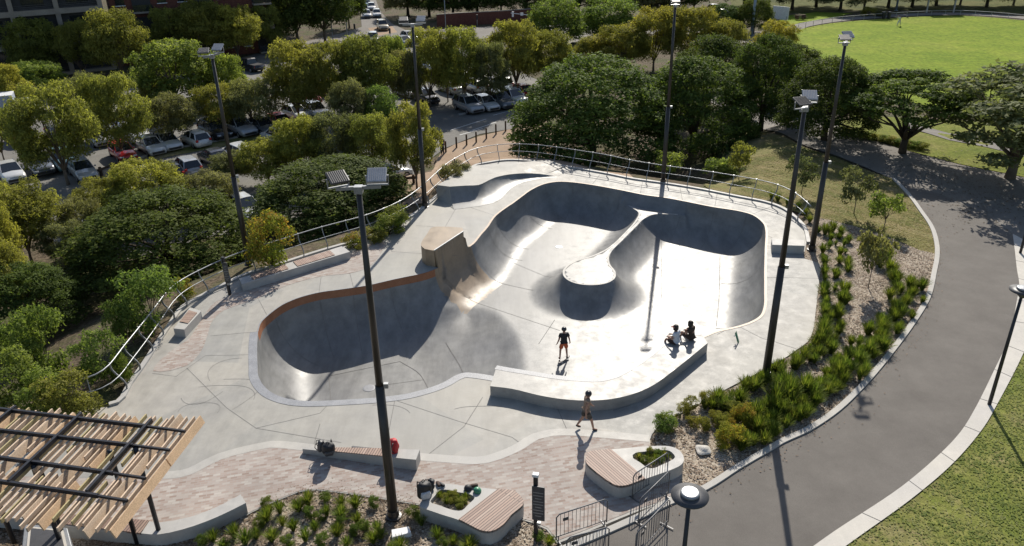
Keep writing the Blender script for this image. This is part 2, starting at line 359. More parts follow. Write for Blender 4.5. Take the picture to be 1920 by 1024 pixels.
def ribbon_pts(line, w, side=0, closed=False):
    """left/right offsets of a plan polyline; side 0 centred, 1 wholly to the left, -1 to the right"""
    P = [np.asarray(p, float)[:2] for p in line]; n = len(P); Lp = []; Rp = []
    for i in range(n):
        d = (P[(i+1) % n]-P[i-1]) if closed else (P[min(i+1, n-1)]-P[max(i-1, 0)]); d = d/max(np.linalg.norm(d), 1e-9); nn = np.array([-d[1], d[0]])
        a = w*(.5+.5*side); b_ = w*(.5-.5*side); Lp.append(P[i]+nn*a); Rp.append(P[i]-nn*b_)
    return Lp, Rp
def ribbon(name, line, w, mat, z0=0., h=.0, side=0, closed=False, parent=None, kind=None, mb=None, zf=None):
    Lp, Rp = ribbon_pts(line, w, side, closed); n = len(Lp); b = mb or MB()
    zf = zf or (lambda x, y: z0+terr(x, y))
    top = [(*p, zf(*p)+h) for p in Lp]+[(*p, zf(*p)+h) for p in Rp]
    fs = [(i, n+i, n+(i+1) % n, (i+1) % n) for i in range(n if closed else n-1)]
    b.add(top, fs)
    if h > 0:
        lo = [(x, y, z-h-.06) for x, y, z in top]
        v = top+lo; k = 2*n
        fs = [(i, (i+1) % n, k+(i+1) % n, k+i) for i in range(n if closed else n-1)]+[(n+i, k+n+i, k+n+(i+1) % n, n+(i+1) % n) for i in range(n if closed else n-1)]
        if not closed: fs += [(0, k, k+n, n), (n-1, 2*n-1, k+2*n-1, k+n-1)]
        b.add(v, fs)
    if mb: return None
    o = b.build(name, mat, parent)
    if kind: o['kind'] = kind
    return o
# ------------------------------------------------------------------ ground
def build_ground():
    xs = np.concatenate([[-3000, -1500, -800, -500, -350, -250], np.arange(-180, 60, 1.25), np.arange(60, 180, 4), [250, 350, 500, 800, 1500, 3000]])
    ys = np.concatenate([[-300, -100, -20], np.arange(5, 95, 1.25), np.arange(95, 260, 4), [300, 400, 600, 1000, 2000, 4000]])
    X, Y = np.meshgrid(xs, ys); P = np.stack([X.ravel(), Y.ravel()], 1); z = terr_np(P)-.12
    ins = inpoly(P, DECK); dd, _ = pdist(P, DECK); z[ins & (dd > 1.3)] = -5
    nx = len(xs); vs = np.column_stack([P, z]); b = MB()
    b.add(vs.tolist(), [(j*nx+i, j*nx+i+1, (j+1)*nx+i+1, (j+1)*nx+i) for j in range(len(ys)-1) for i in range(nx-1)])
    o = b.build('ground', 'soil', None, True); o['kind'] = 'structure'
DECK_PX_A = [(160,768)]+DECK_BACK+[(1509,470),(1508,485),(1522,489),(1535,493),(1539,502),(1537,517),(1529,587),(1525,617),(1515,640),(1495,655),(1470,672),(1440,687),(1430,694),(1370,725),(1290,768),(1250,788),(1230,804),(1219,823),(1218,840),(1250,850),(1280,875),(1275,900),(1262,932),(1245,940),(1180,965),(1110,994),(1045,1019)]
DECK_PX_B = [(1025,993),(997,980),(980,975),(900,985),(860,975),(785,947),(745,940),(692,932),(630,923),(592,919),(562,922),(537,932),(505,945),(480,957),(463,966),(430,975),(386,985),(341,999),(297,1008),(264,1006),(113,988),(65,980),(-120,965),(-220,900),(-160,790)]
BACK_S = smooth(gl([(160,768)]+DECK_BACK), .5)
DECK = [tuple(p[:2]) for p in BACK_S]+[tuple(p[:2]) for p in smooth(gl(DECK_PX_A[len(DECK_BACK)+1:]), .4)]+[tuple(p[:2]) for p in smooth(gl(DECK_PX_B), .6)]
build_ground()
# ---- the bowl: rim points (px, py, height, zone) ; zones o orange band, c plain, l ledge side, b brown wall, m main
LEDGE_RIM = [(932,687),(960,692),(992,697),(1022,702),(1060,707),(1100,710),(1120,710),(1145,705),(1172,692),(1197,676),(1217,661),(1237,645),(1262,634),(1290,626),(1312,623)]
segs = [
 ('o', 0, [(822,502),(808,508),(792,513),(740,524),(687,536),(640,543),(598,549),(560,559),(530,572),(505,590),(490,605),(484,622)]),
 ('c', 0, [(484,622),(482,650),(483,687),(484,704),(495,724),(512,738),(540,748),(570,752),(600,752),(660,749),(715,745),(760,739),(800,729),(830,718),(855,704),(872,699),(890,700),(912,703),(929,706)]),
 ('l', .46, LEDGE_RIM),
 ('m', 0, [(1315,632),(1342,617+4),(1385,611),(1410,602),(1425,592),(1432,575),(1433,545),(1433,512),(1434,468),(1435,431),(1430,418),(1410,403),(1385,396),(1335,388),(1285,378),(1247,371),(1210,366),(1160,356),(1110,347),(1072,342),(1047,341),(1022,345),(997,356),(980,368),(960,383),(955,386),(930,405),(915,426),(902,441),(890,456),(881,463)]),
 ('b', 1.0, [(869,434),(814,470)]),
]
RIM = []; TAG = []; SEGS = {}
for t, z, pts in segs:
    w = gl(pts, z); s = smooth(w, .14); SEGS[t] = s
    for p in s:
        if RIM and np.linalg.norm(p[:2]-RIM[-1][:2]) < .03: continue
        RIM.append(p); TAG.append(t)
# densify straight jumps between segments
def dens(R_, T_):
    o = []; tt = []
    for i in range(len(R_)):
        a = R_[i]; b = R_[(i+1) % len(R_)]; o.append(a); tt.append(T_[i]); k = int(np.linalg.norm((b-a)[:2])/.16)
        for j in range(1, k+1): o.append(a+(b-a)*j/(k+1)); tt.append(T_[i] if j <= k/2 else T_[(i+1) % len(R_)])
    return o, tt
RIM, TAG = dens(RIM, TAG); RA = np.array(RIM); RXY = RA[:, :2]; TA = np.array(TAG)
ZM, ZL, QZ = -2.05, -2.85, -.75
Q = [tuple(p[:2]) for p in smooth(gl([(1163,380),(1185,390),(1197,399),(1193,411),(1173,435),(1140,465),(1112,479),(1080,489),(1062,499),(1055,510),(1060,522),(1077,531),(1105,535),(1135,532),(1152,523),(1154,510),(1144,496),(1142,482),(1148,470),(1167,451),(1192,426),(1210,409),(1230,402),(1285,404)], QZ), .12)]
QB = [tuple(p[:2]) for p in gl([(1300,385),(1290,372),(1160,352),(1150,362)], QZ)]
QP = np.array(Q+[tuple(p) for p in QB])
LFLOOR = np.array([p[:2] for p in smooth(gl([(612,702),(690,688),(750,675),(772,684),(792,703),(800,722),(798,745),(700,762),(618,762)], ZL), .5, True)])
FAN = [p[:2] for p in smooth(gl([(840,585),(880,575),(925,585),(955,612),(972,645),(978,690),(972,725)], ZM), .4)]
FARC = np.array(FAN)
_far = np.array(FAN+[(60., 25), (60., 70), (-30., 70.), (FAN[0][0]-1.5, FAN[0][1]+12)])
def floor_z(P):
    on = inpoly(P, _far); dF, _ = pdist(P, FARC, False); dA, _ = pdist(P, LFLOOR); inA = inpoly(P, LFLOOR)
    dA = np.where(inA, 0, dA); s = dA/(dA+dF+1e-6); s = s**1.7
    return np.where(on, ZM, ZL+(ZM-ZL)*s), on
def qprof(d, H, R_):
    H = np.minimum(H, R_); d0 = R_-np.sqrt(np.maximum(R_**2-(R_-H)**2, 0)); t = np.clip(R_-(d+d0), 0, None); return R_-np.sqrt(np.maximum(R_**2-t**2, 0))
def bowl_z(P):
    P = np.atleast_2d(P); d, i = pdist(P, RXY); zr = RA[i, 2]; fz, on = floor_z(P)
    Rr = np.where(on, 2.0, 2.55); w = np.clip((P[:, 0]+3.2)/3, 0, 1); Rr = 2.5-.5*w
    ex = np.where(TA[i] == 'o', .42, .1); H = zr-fz-ex; z = fz+qprof(np.maximum(d-.03, 0), np.minimum(H, Rr), Rr); z = np.where(d < .03, zr-ex*d/.03, z)
    dq, _ = pdist(P, QP); inq = inpoly(P, QP); dq = np.where(inq, 0, dq)
    zq = fz+qprof(dq, QZ-fz, 2.1); zq = np.where(inq, QZ, zq)
    return np.maximum(z, zq), d, i
def build_bowl():
    pts = [RXY]; n = len(RXY)
    t = np.roll(RXY, -1, 0)-np.roll(RXY, 1, 0); t /= np.linalg.norm(t, axis=1)[:, None]
    area = np.sum(RXY[:, 0]*np.roll(RXY[:, 1], -1)-np.roll(RXY[:, 0], -1)*RXY[:, 1])
    nn = np.stack([-t[:, 1], t[:, 0]], 1)*(1 if area > 0 else -1)
    for dk in (.03, .08, .15, .26, .4, .58, .8, 1.05, 1.32, 1.6, 1.85, 2.0, 2.2, 2.4, 2.55):
        c = RXY+nn*dk; d, _ = pdist(c, RXY); k = (np.abs(d-dk) < .004+dk*.012) & inpoly(c, RXY); c = c[k]
        dq, _ = pdist(c, QP); c = c[~inpoly(c, QP) | (dq < .02)]; pts.append(c[::(1 if dk < .9 else 2)])
    qc = np.array(QP); q = np.array([p for p in Q]); tq = np.gradient(q, axis=0); tq /= np.linalg.norm(tq, axis=1)[:, None]+1e-9
    aq = np.sum(qc[:, 0]*np.roll(qc[:, 1], -1)-np.roll(qc[:, 0], -1)*qc[:, 1]); nq = np.stack([tq[:, 1], -tq[:, 0]], 1)*(1 if aq > 0 else -1)
    for dk in (0, .03, .09, .18, .3, .45, .65, .9, 1.2, 1.5, 1.8, 2.0):
        c = q+nq*dk
        if dk: d, _ = pdist(c, qc); k = (np.abs(d-dk) < .015) & ~inpoly(c, qc) & inpoly(c, RXY); c = c[k]
        else: c = c[inpoly(c, RXY)]
        pts.append(c)
    pts.append(hexgrid(RXY, .3, .35))
    ex = np.concatenate(pts[1:]); key = np.round(ex/.045).astype(int); _, u = np.unique(key, axis=0, return_index=True); ex = ex[np.sort(u)]
    vs, _, fs = cdt_fill([tuple(p) for p in RXY], [], [tuple(p) for p in ex])
    V = np.array(vs); z, d, i = bowl_z(V); F = np.array(fs)
    cz = z[F].mean(1); ci = i[F]; dm = d[F].mean(1)
    tg = TA[ci[:, 0]]
    seg = SEGS['b']; a, b_ = seg[0][:2], seg[-1][:2]; dr = (b_-a)/np.linalg.norm(b_-a); cc = V[F].mean(1); s = (cc-a)@dr; L_ = np.linalg.norm(b_-a)
    nrm = np.array([-dr[1], dr[0]]);
    dist = np.abs((cc-a)@nrm)
    brown = (s > -.35) & (s < L_+.25+dist*.12) & (dist < 2.3)
    band = (tg == 'o') & (dm < .024) & ~brown
    root = empty('skate_bowl', (0, 0, 0), 0, 'large two-lobed grey concrete skate bowl sunk into the deck', 'skate bowl')
    for nm, k, mt in (('bowl_shell', ~band & ~brown, 'bowl'), ('terracotta_band', band, 'orange'), ('brown_wall', brown, 'brown')):
        Fk = F[k]; used, inv = np.unique(Fk, return_inverse=True); Fk = inv.reshape(-1, 3)
        b = MB(); b.add([(V[j, 0], V[j, 1], z[j]) for j in used], [tuple(int(x) for x in f) for f in Fk]); b.build(nm, mt, root, True)
    # copings
    def zs(x, y, s=0): return s
    c = SEGS['c']; Lp, Rp = ribbon_pts(c, .38, 1); mid = np.array([Lp[len(Lp)//2]])
    side = -1 if inpoly(mid, RXY)[0] else 1
    ribbon('coping_tiles', [p[:2] for p in c], .38, 'tile', 0, .0, side, False, root, zf=lambda x, y: .012)
    for nm, sg in (('tan_lip', SEGS['m']), ('dark_lip', SEGS['o'])):
        ribbon('edge_lip', [p[:2] for p in sg], .13 if nm == 'tan_lip' else .06, 'tan' if nm == 'tan_lip' else 'tile', 0, 0, side, False, root, zf=lambda x, y: .012)
    # lip of the raised tongue in the middle
    qm = [np.array(p) for p in Q[6:-4]]
    ribbon('edge_lip', qm, .12, 'band', 0, 0, -1 if aq < 0 else 1, False, root, zf=lambda x, y: QZ+.012)
    # joints cut into the walls: dark lines down the slope, and drains
    jb = MB()
    def joint(px, py, Lg, sk=0.):
        g = G(px, py)[:2]; k = int(np.argmin(((RXY-g)**2).sum(1))); p0 = RXY[k]; nv = nn[k]; tv = t[k]
        pl = [p0+nv*x+tv*sk*x for x in np.linspace(.03, Lg, 14)]; Lp, Rp = ribbon_pts(pl, .03)
        al = np.array(Lp+Rp); zz = bowl_z(al)[0]+.014; m_ = len(Lp)
        jb.add([(al[q_, 0], al[q_, 1], zz[q_]) for q_ in range(2*m_)], [(q_, m_+q_, m_+q_+1, q_+1) for q_ in range(m_-1)])
    for px, py in ((515,583),(596,549),(663,540),(730,526),(1022,345),(1075,342),(1165,357),(1285,378),(1340,389),(1400,400),(930,405),(915,426),(980,368),(1434,480),(1433,560)): joint(px, py, 2.2)
    def line(pts, w=.03, z=0):
        pl = smooth([p[:2] for p in gl(pts, z)], .15); Lp, Rp = ribbon_pts(pl, w); al = np.array(Lp+Rp); zz = bowl_z(al)[0]+.012; m_ = len(Lp)
        jb.add([(al[q_, 0], al[q_, 1], zz[q_]) for q_ in range(2*m_)], [(q_, m_+q_, m_+q_+1, q_+1) for q_ in range(m_-1)])
    line([(835,630),(860,668),(873,697)], .04, -2.2); line([(905,520),(935,530),(1000,545)], .025, ZM); line([(960,492),(1050,530)], .02, ZM); line([(1350,480),(1348,560),(1343,612)], .03, ZM)
    line([(1010,645),(1040,600)], .02, ZM); line([(870,560),(960,590),(1050,620)], .02, ZM); line([(1240,450),(1240,560)], .02, ZM)
    line([(617,705),(620,750)], .03, ZL); line([(617,705),(750,678)], .03, ZL); line([(720,722),(795,712)], .02, ZL); line([(750,678),(785,700),(803,728)], .03, ZL)
    jb.build('wall_joint', M['jointdark'], root)
    for (px, py, z, r, mt) in ((1048,463,ZM,.24,'white'),(692,728,ZL,.3,'tile')):
        p = G(px, py, z); b = MB(); b.lathe([(r, 0), (r, .012), (r*.8, .02)], (p[0], p[1], bowl_z(np.array([[p[0], p[1]]]))[0][0]), 24); b.build('drain_cover', mt, root)
    return root
M['jointdark'] = grainy('saw_cut_joint', (.17, .165, .155), (.22, .21, .20), 5, .8, .1)
BOWL = build_bowl()
# ---- deck
deckg = hexgrid(DECK, 1.6, .5); deckg = deckg[~inpoly(deckg, RXY)]
vs, _, fs = cdt_fill(DECK, [[tuple(p) for p in RXY]], [tuple(p) for p in deckg])
b = MB(); b.add([(v[0], v[1], 0.) for v in vs], fs); n = len(DECK)
b.add([(*p, 0.) for p in DECK]+[(*p, -.45) for p in DECK], [(i, n+i, n+(i+1) % n, (i+1) % n) for i in range(n)])
tag(b.build('skatepark_deck', 'deck'), kind='structure')
def flat(name, px, mat, z, sm=True, closed=True, kind='structure', parent=None):
    w = gl(px, 0); w = smooth(w, .5, closed) if sm else w; v, _, f = cdt_fill([tuple(p[:2]) for p in w], [])
    o = MB().add([(p[0], p[1], z) for p in v], f).build(name, mat, parent)
    if kind: o['kind'] = kind
    return o
BR1 = [(285,898),(320,898),(356,891),(415,862),(480,845),(505,840),(565,845),(620,852),(788,864),(855,869),(892,871),(917,868),(960,853),(985,840),(1010,824),(1035,818),(1072,817),(1135,822),(1217,829)]
BR1s = smooth(gl(BR1), .4)
low = [p for p in smooth(gl([(1219,842),(1250,851),(1279,875),(1274,900),(1258,930),(1180,960),(1110,989),(1045,1014)]), .5)]+smooth(gl([(1027,990),(997,977),(980,973),(900,983),(860,973),(785,945),(745,938),(692,930),(630,921),(592,917),(562,920),(537,930),(505,943),(480,955),(452,968),(386,982),(330,995),(264,1003),(113,986),(65,976),(-110,962)]), .6)+gl([(-200,900),(-100,890),(200,898)])
v, _, f = cdt_fill([tuple(p[:2]) for p in BR1s+low], [])
tag(MB().add([(p[0], p[1], .008) for p in v], f).build('brick_paving', 'brick'), kind='structure')
ribbon('paving_edge_band', [p[:2] for p in BR1s], .42, 'band', 0, 0, 1, False, None, 'structure', zf=lambda x, y: .012)
flat('brick_paving', [(287,696),(320,695),(350,686),(375,662),(389,629),(397,604),(420,582),(480,561),(540,535),(605,518),(655,513),(690,502),(717,470),(724,456),(716,452),(692,459),(660,474),(620,485),(560,505),(500,528),(450,546),(428,556),(405,566),(385,588),(352,637),(318,660)], 'brick', .008)
# joints and slab edges across the deck
jb = MB()
for pts in ([(285,700),(330,706),(385,667),(482,665)], [(350,690),(425,765),(480,803),(640,830)], [(395,630),(482,622)], [(480,803),(600,775),(620,753)], [(740,752),(725,830),(712,860)],
            [(745,752),(860,790),(960,820),(985,838)], [(600,795),(585,845)], [(788,864),(870,800),(905,745)], [(1045,765),(1068,817)], [(1150,770),(1180,760),(1230,735)],
            [(598,549),(602,520)], [(663,540),(656,513)], [(735,472),(860,480)], [(735,472),(725,456)], [(835,425),(860,382)], [(780,423),(875,430)], [(500,590),(485,562)],
            [(1345,627),(1400,600)], [(1385,612),(1430,635),(1450,640),(1495,655)], [(1432,520),(1538,522)], [(1340,389),(1345,362)], [(1280,378),(1275,352)], [(1200,365),(1205,340)], [(1410,402),(1450,386)], [(1434,440),(1448,446)], [(1110,347),(1125,327)], [(930,405),(870,385)]):
    w = gl(pts); Lp, Rp = ribbon_pts([p[:2] for p in w], .025); k = len(Lp)
    jb.add([(*p, .004) for p in Lp]+[(*p, .004) for p in Rp], [(i, k+i, k+i+1, i+1) for i in range(k-1)])
tag(jb.build('deck_joints', 'jointdark'), kind='structure')
# wheel scuffs on the slab by the big bowl
sb = MB()
for c0, r, a0, a1 in (((420,740),1.3,-1,1.9),((395,760),1.6,.2,2.2),((380,730),1.0,-2.4,-.2),((450,700),1.4,1.8,3.6),((370,775),.8,0,3),((690,800),1.6,.5,1.6),((900,800),1.5,1,2.3)):
    c = G(*c0)[:2]; pl = [c+r*np.array([math.cos(a), math.sin(a)])*(1+.1*math.sin(3*a)) for a in np.linspace(a0, a1, 22)]
    Lp, Rp = ribbon_pts(pl, .022); k = len(Lp); sb.add([(*p, .006) for p in Lp]+[(*p, .006) for p in Rp], [(i, k+i, k+i+1, i+1) for i in range(k-1)])
M['scuff'] = plain('rubber_scuff', (.25, .24, .225), .8, .1)
tag(sb.build('wheel_scuffs', 'scuff'), kind='structure')
# kerb round the back of the deck
ribbon('deck_kerb', [p[:2] for p in BACK_S[2:]], .22, 'precast', 0, .10, -1 if inpoly(np.array([ribbon_pts(BACK_S, .3, 1)[0][20]]), DECK)[0] else 1, False, None, 'structure', zf=lambda x, y: .0)
# ------------------------------------------------------------------ beds, roads, lawns
KERB_PX = [(1676,335),(1705,366),(1727,396),(1747,426),(1756,456),(1757,481),(1752,508),(1740,557),(1710,607),(1665,667),(1627,712),(1570,768),(1515,805),(1465,828),(1440,843),(1385,875),(1322,915),(1260,940),(1185,975),(1110,1008),(1070,1024),(960,1075),(860,1130),(700,1230)]
KERB = smooth(gl(KERB_PX), .5)
PIN = smooth(gl([(1899,438),(1903,470),(1907,506),(1911,530),(1907,562),(1890,637),(1865,692),(1827,768),(1802,808),(1765,848),(1690,912),(1565,995),(1524,1024),(1430,1090),(1330,1160),(1200,1280)]), .5)
POUT = smooth(gl([(1960,470),(1962,520),(1955,570),(1935,625),(1907,687),(1870,757),(1845,800),(1790,865),(1715,930),(1600,1013),(1500,1085),(1380,1180),(1240,1300)]), .5)
def xy(a): return [tuple(p[:2]) for p in a]
sheet('mulch_bed', xy(smooth(gl(DECK_PX_A[36:-1]+[(1110,998)]), .5))+xy(KERB[::-1])[int(len(KERB)*.22):]+xy(gl([(1700,470),(1600,445),(1540,430),(1515,420)])), 'mulch', -.05) if False else None
bedR = xy(smooth(gl([(1500,420),(1506,440),(1500,480),(1528,500),(1525,560),(1515,617),(1490,645),(1430,680),(1370,712),(1290,755),(1240,780),(1205,815),(1205,850),(1235,880),(1235,930),(1262,938)]), .6))+[p for p in xy(KERB)[::-1] if G(1262,938)[1] < p[1] < G(1757,470)[1]]+xy(gl([(1725,468),(1660,440),(1610,425),(1560,412),(1520,405)]))
sheet('mulch_bed', bedR, 'mulch', -.05, 1.2)
bedF = xy(gl([(1042,1014),(1024,985),(997,972),(900,975),(785,940),(745,934),(692,926),(630,917),(592,913),(562,916),(537,926),(500,941),(470,955),(440,970),(386,980),(330,995),(264,1000),(65,972),(-150,955),(-400,1300),(700,1240),(860,1135),(960,1080),(1060,1022)]))
sheet('mulch_bed', bedF, 'mulch', -.055, 1.5)
sheet('asphalt_path', xy(KERB)+xy(PIN[::-1])+xy([G(1850,400), G(1760,362)]), 'asphalt', -.02, 2)
ribbon('path_kerb', KERB, .24, 'kerb', -.04, .08, 0, False, None, 'structure')
sheet('concrete_path', xy(PIN)+xy(POUT[::-1]), 'path', -.012, 2)
pj = MB()
for i in range(4, min(len(PIN), len(POUT)), 5):
    a = PIN[i]; j = int(np.argmin([np.linalg.norm(a[:2]-q[:2]) for q in POUT])); bq = POUT[j]; pj.beam((a[0], a[1], -.008), (bq[0], bq[1], -.008), .025, .006)
tag(pj.build('path_joints', 'jointdark'), kind='structure')
lawnR = xy(POUT)+xy(gl([(1300,1500),(2600,1500)]))+xy(gl([(2500,420),(1960,440)]))
sheet('lawn', lawnR, 'lawn', -.05, 2)
oldroad = xy(smooth([W(*p) for p in [(1330,190),(1400,222),(1450,245),(1507,271),(1565,290),(1622,313),(1674,335)]], 1))+xy([W(1790,372),(1899,440),W(1960,470),W(2100,520),W(2300,400),W(2080,375)][0:1]) 
oldroad += xy([G(1899,440), G(1960,470), G(2300,560), G(2500,440)])+xy([W(2080,370),W(1920,332),W(1800,308),W(1700,282),W(1580,243),W(1500,215),W(1420,190),W(1340,170)])
oldroad = xy(smooth([W(*p) for p in [(1330,190),(1400,222),(1450,245),(1507,271),(1565,290),(1622,313),(1674,335)]], 1))+xy([G(1712,356), G(1790,392), G(1850,425), G(1903,452), G(1962,480), G(2300,560), G(2500,440)])+xy([W(2080,370),W(1920,332),W(1800,308),W(1700,282),W(1580,243),W(1500,215),W(1420,190),W(1340,170)])
sheet('old_asphalt_road', oldroad, 'asphalt_old', -.03, 2)
dry = xy([W(1395,232),W(1450,250),W(1507,275),W(1565,294),W(1622,317)])+[p for p in xy(KERB) if p[1] > G(1757,475)[1]]+xy(gl([(1725,468),(1660,440),(1610,425),(1560,412),(1520,405),(1490,395),(1440,375),(1385,364),(1330,352),(1320,340)]))+xy([W(1350,300)])
sheet('dry_lawn', dry, 'drylawn', -.045, 2)
# ribbon of grass and a second path between the road and the oval
sheet('verge', xy([W(*p) for p in [(1520,222),(1580,240),(1700,280),(1800,306),(1920,330),(2080,368),(2300,330),(2000,240),(1800,225),(1600,215)]]), 'strip', -.06, 3)
sheet('side_path', xy([W(*p) for p in [(1690,237),(1780,262),(1850,275),(1920,292),(2080,330),(2090,305),(1920,272),(1850,258),(1780,247),(1700,228)]]), 'asphalt_old', -.03, 3)
sheet('cricket_oval', xy(smooth([W(*p) for p in [(1478,62),(1510,52),(1560,43),(1640,36),(1720,31),(1800,29),(1920,38),(2100,70),(2200,120),(2150,190),(1950,220),(1780,205),(1640,170),(1540,120),(1490,85)]], 4, True)), 'oval', -.05, 6)
ov = smooth([W(*p) for p in [(1460,66),(1500,48),(1560,38),(1640,31),(1720,27),(1800,25.5),(1920,33),(2050,55)]], 4)
ribbon('oval_path', ov, 3.2, 'asphalt_old', -.03, 0, 0, False, None, 'structure')
M['farturf'] = grassmat('far_turf', (.05, .06, .02), (.09, .10, .025), (.13, .12, .04), .15, 3)
sheet('far_turf', xy([G(1380, 34, -3), G(1480, 24, -3), G(1600, 19, -3), G(1800, 17, -3), G(2000, 30, -3), G(2300, 30, -3), G(2200, -60, -3), G(1350, -60, -3)]), 'farturf', -.09, 8)
sheet('bright_verge', xy([W(*p) for p in [(1455,40),(1480,28),(1530,22),(1600,24),(1560,33),(1500,42),(1465,55)]]), 'oval', -.07, 4)
sheet('park_path', xy([W(*p) for p in [(1345,75),(1380,60),(1420,58),(1450,62),(1430,72),(1400,85),(1370,100)]]), 'asphalt_old', -.04, 4)
# car park, gravel, street
carpark = xy([W(*p) for p in [(-150,230),(-20,150),(200,175),(480,100),(640,95),(760,80),(900,95),(1010,150),(985,205),(962,240),(900,250),(833,277),(790,310),(760,345),(700,350),(600,380),(520,430),(400,440),(260,480),(150,500),(60,420),(-150,420)]])
sheet('car_park', carpark, 'asphalt_park', -.07, 3)
sheet('gravel_yard', xy(smooth([W(*p) for p in [(962,240),(985,215),(1030,230),(1060,300),(1130,322),(1190,334),(1180,325),(1135,320),(1060,309),(1010,299),(955,297),(900,303),(868,318),(838,340),(820,350),(810,330),(833,280),(900,254)]], 2)), 'gravel', -.05, 2)
sheet('gravel_yard', xy([W(*p) for p in [(700,345),(760,325),(820,320),(815,350),(790,380),(750,385),(700,365)]]), 'gravel', -.05, 2)
sheet('street', xy([W(*p) for p in [(480,110),(640,66),(690,60),(680,30),(690,-20),(722,-20),(722,40),(750,65),(900,60),(1000,48),(1080,45),(1200,50),(1320,58),(1500,20),(1480,8),(1300,40),(1180,30),(1100,20),(1000,33),(880,45),(765,48),(742,30),(745,-20),(770,-20),(775,40)][:12]+[(1200,36),(1080,30),(1000,36),(880,47),(775,58),(750,45),(745,-20),(700,-20)][:5]]), 'asphalt_old', -.05, 4) if False else None
sheet('street', xy([W(*p) for p in [(560,100),(640,80),(700,78),(770,90),(880,75),(1000,62),(1090,95),(1110,60),(1200,62),(1330,70),(1330,45),(1200,42),(1080,42),(1000,44),(880,52),(765,58),(735,44),(712,20),(700,-15),(672,-15),(676,20),(678,50),(640,62),(560,80)]]), 'asphalt_old', -.05, 4)
sheet('brick_crossing', xy([W(*p) for p in [(690,52),(735,48),(745,60),(700,68)]]), 'gravel', -.045, 4)
# painted lines on the car park lane
lb = MB()
for a, c in (((845,243),(912,222)),((880,245),(930,228)),((862,252),(905,240)),((720,330),(735,300)),((985,196),(955,204)),((925,215),(955,207))):
    p = W(*a); q = W(*c); k = 8; z = [terr(*(p+(q-p)*i/k)[:2])-.062 for i in range(k+1)]; Lp, Rp = ribbon_pts([(p+(q-p)*i/k)[:2] for i in range(k+1)], .14)
    lb.add([(*u, w) for u, w in zip(Lp, z)]+[(*u, w) for u, w in zip(Rp, z)], [(i, k+1+i, k+2+i, i+1) for i in range(k)])
tag(lb.build('lane_markings', 'paint'), kind='structure')
# concrete islands between the rows of cars
for pts in ([(230,305),(330,278),(440,258),(545,232)], [(540,240),(660,215)], [(860,215),(985,190)]):
    ribbon('car_park_kerb', smooth([W(*p) for p in pts], 1.5), .35, 'kerb', -.06, .12, 0, False, None, 'structure')
sheet('traffic_island', xy([W(*p) for p in [(236,312),(330,290),(440,270),(500,262),(505,250),(440,256),(330,276),(232,300)]]), 'drylawn', -.04, 2)
# ------------------------------------------------------------------ concrete features standing on the deck
def ledge():
    inner = [p[:2] for p in SEGS['l']]
    outer = smooth(gl([(1327,643),(1305,661),(1260,697),(1225,722),(1192,737),(1147,748),(1100,751),(1052,748),(1010,741),(960,729),(919,724)], .5), .3)
    poly = xy(inner)+[tuple(p[:2]) for p in outer]
    r = empty('curved_ledge', (0, 0, 0), 0, 'long pale curved concrete ledge along the near rim of the big bowl', 'ledge')
    MB().prism(poly, -.1, .5).build('ledge_block', 'precastg', r)
    ribbon('edge_lip', inner, .3, 'tile', 0, 0, side_out(inner), False, r, zf=lambda x, y: .507)
def side_out(line):
    L_, R_ = ribbon_pts(line, .2, 1); return -1 if inpoly(np.array([L_[len(L_)//2]]), RXY)[0] else 1
M['precastg'] = concrete('ground_concrete', (.33, .318, .295), .5, False, .14)
ledge()
# brown block behind the brown wall
p = gl([(814,470),(869,434),(874,437),(867,427),(835,425),(811,426),(801,438),(790,455),(790,461),(797,467)], 1.0)
a_, b2 = SEGS['b'][0][:2], SEGS['b'][-1][:2]
r = empty('brown_skate_block', (0, 0, 0), 0, 'raised brown concrete block with a rounded corner above the brown wall', 'skate block')
MB().prism([tuple(b2), tuple(a_)]+[tuple(q[:2]) for q in smooth(p[3:], .25)], -.1, 1.0).build('block_body', 'brown', r)
mb = MB(); mb.beam((*a_, 1.01), (*b2, 1.01), .06, .05); mb.build('steel_edge', 'steel', r)
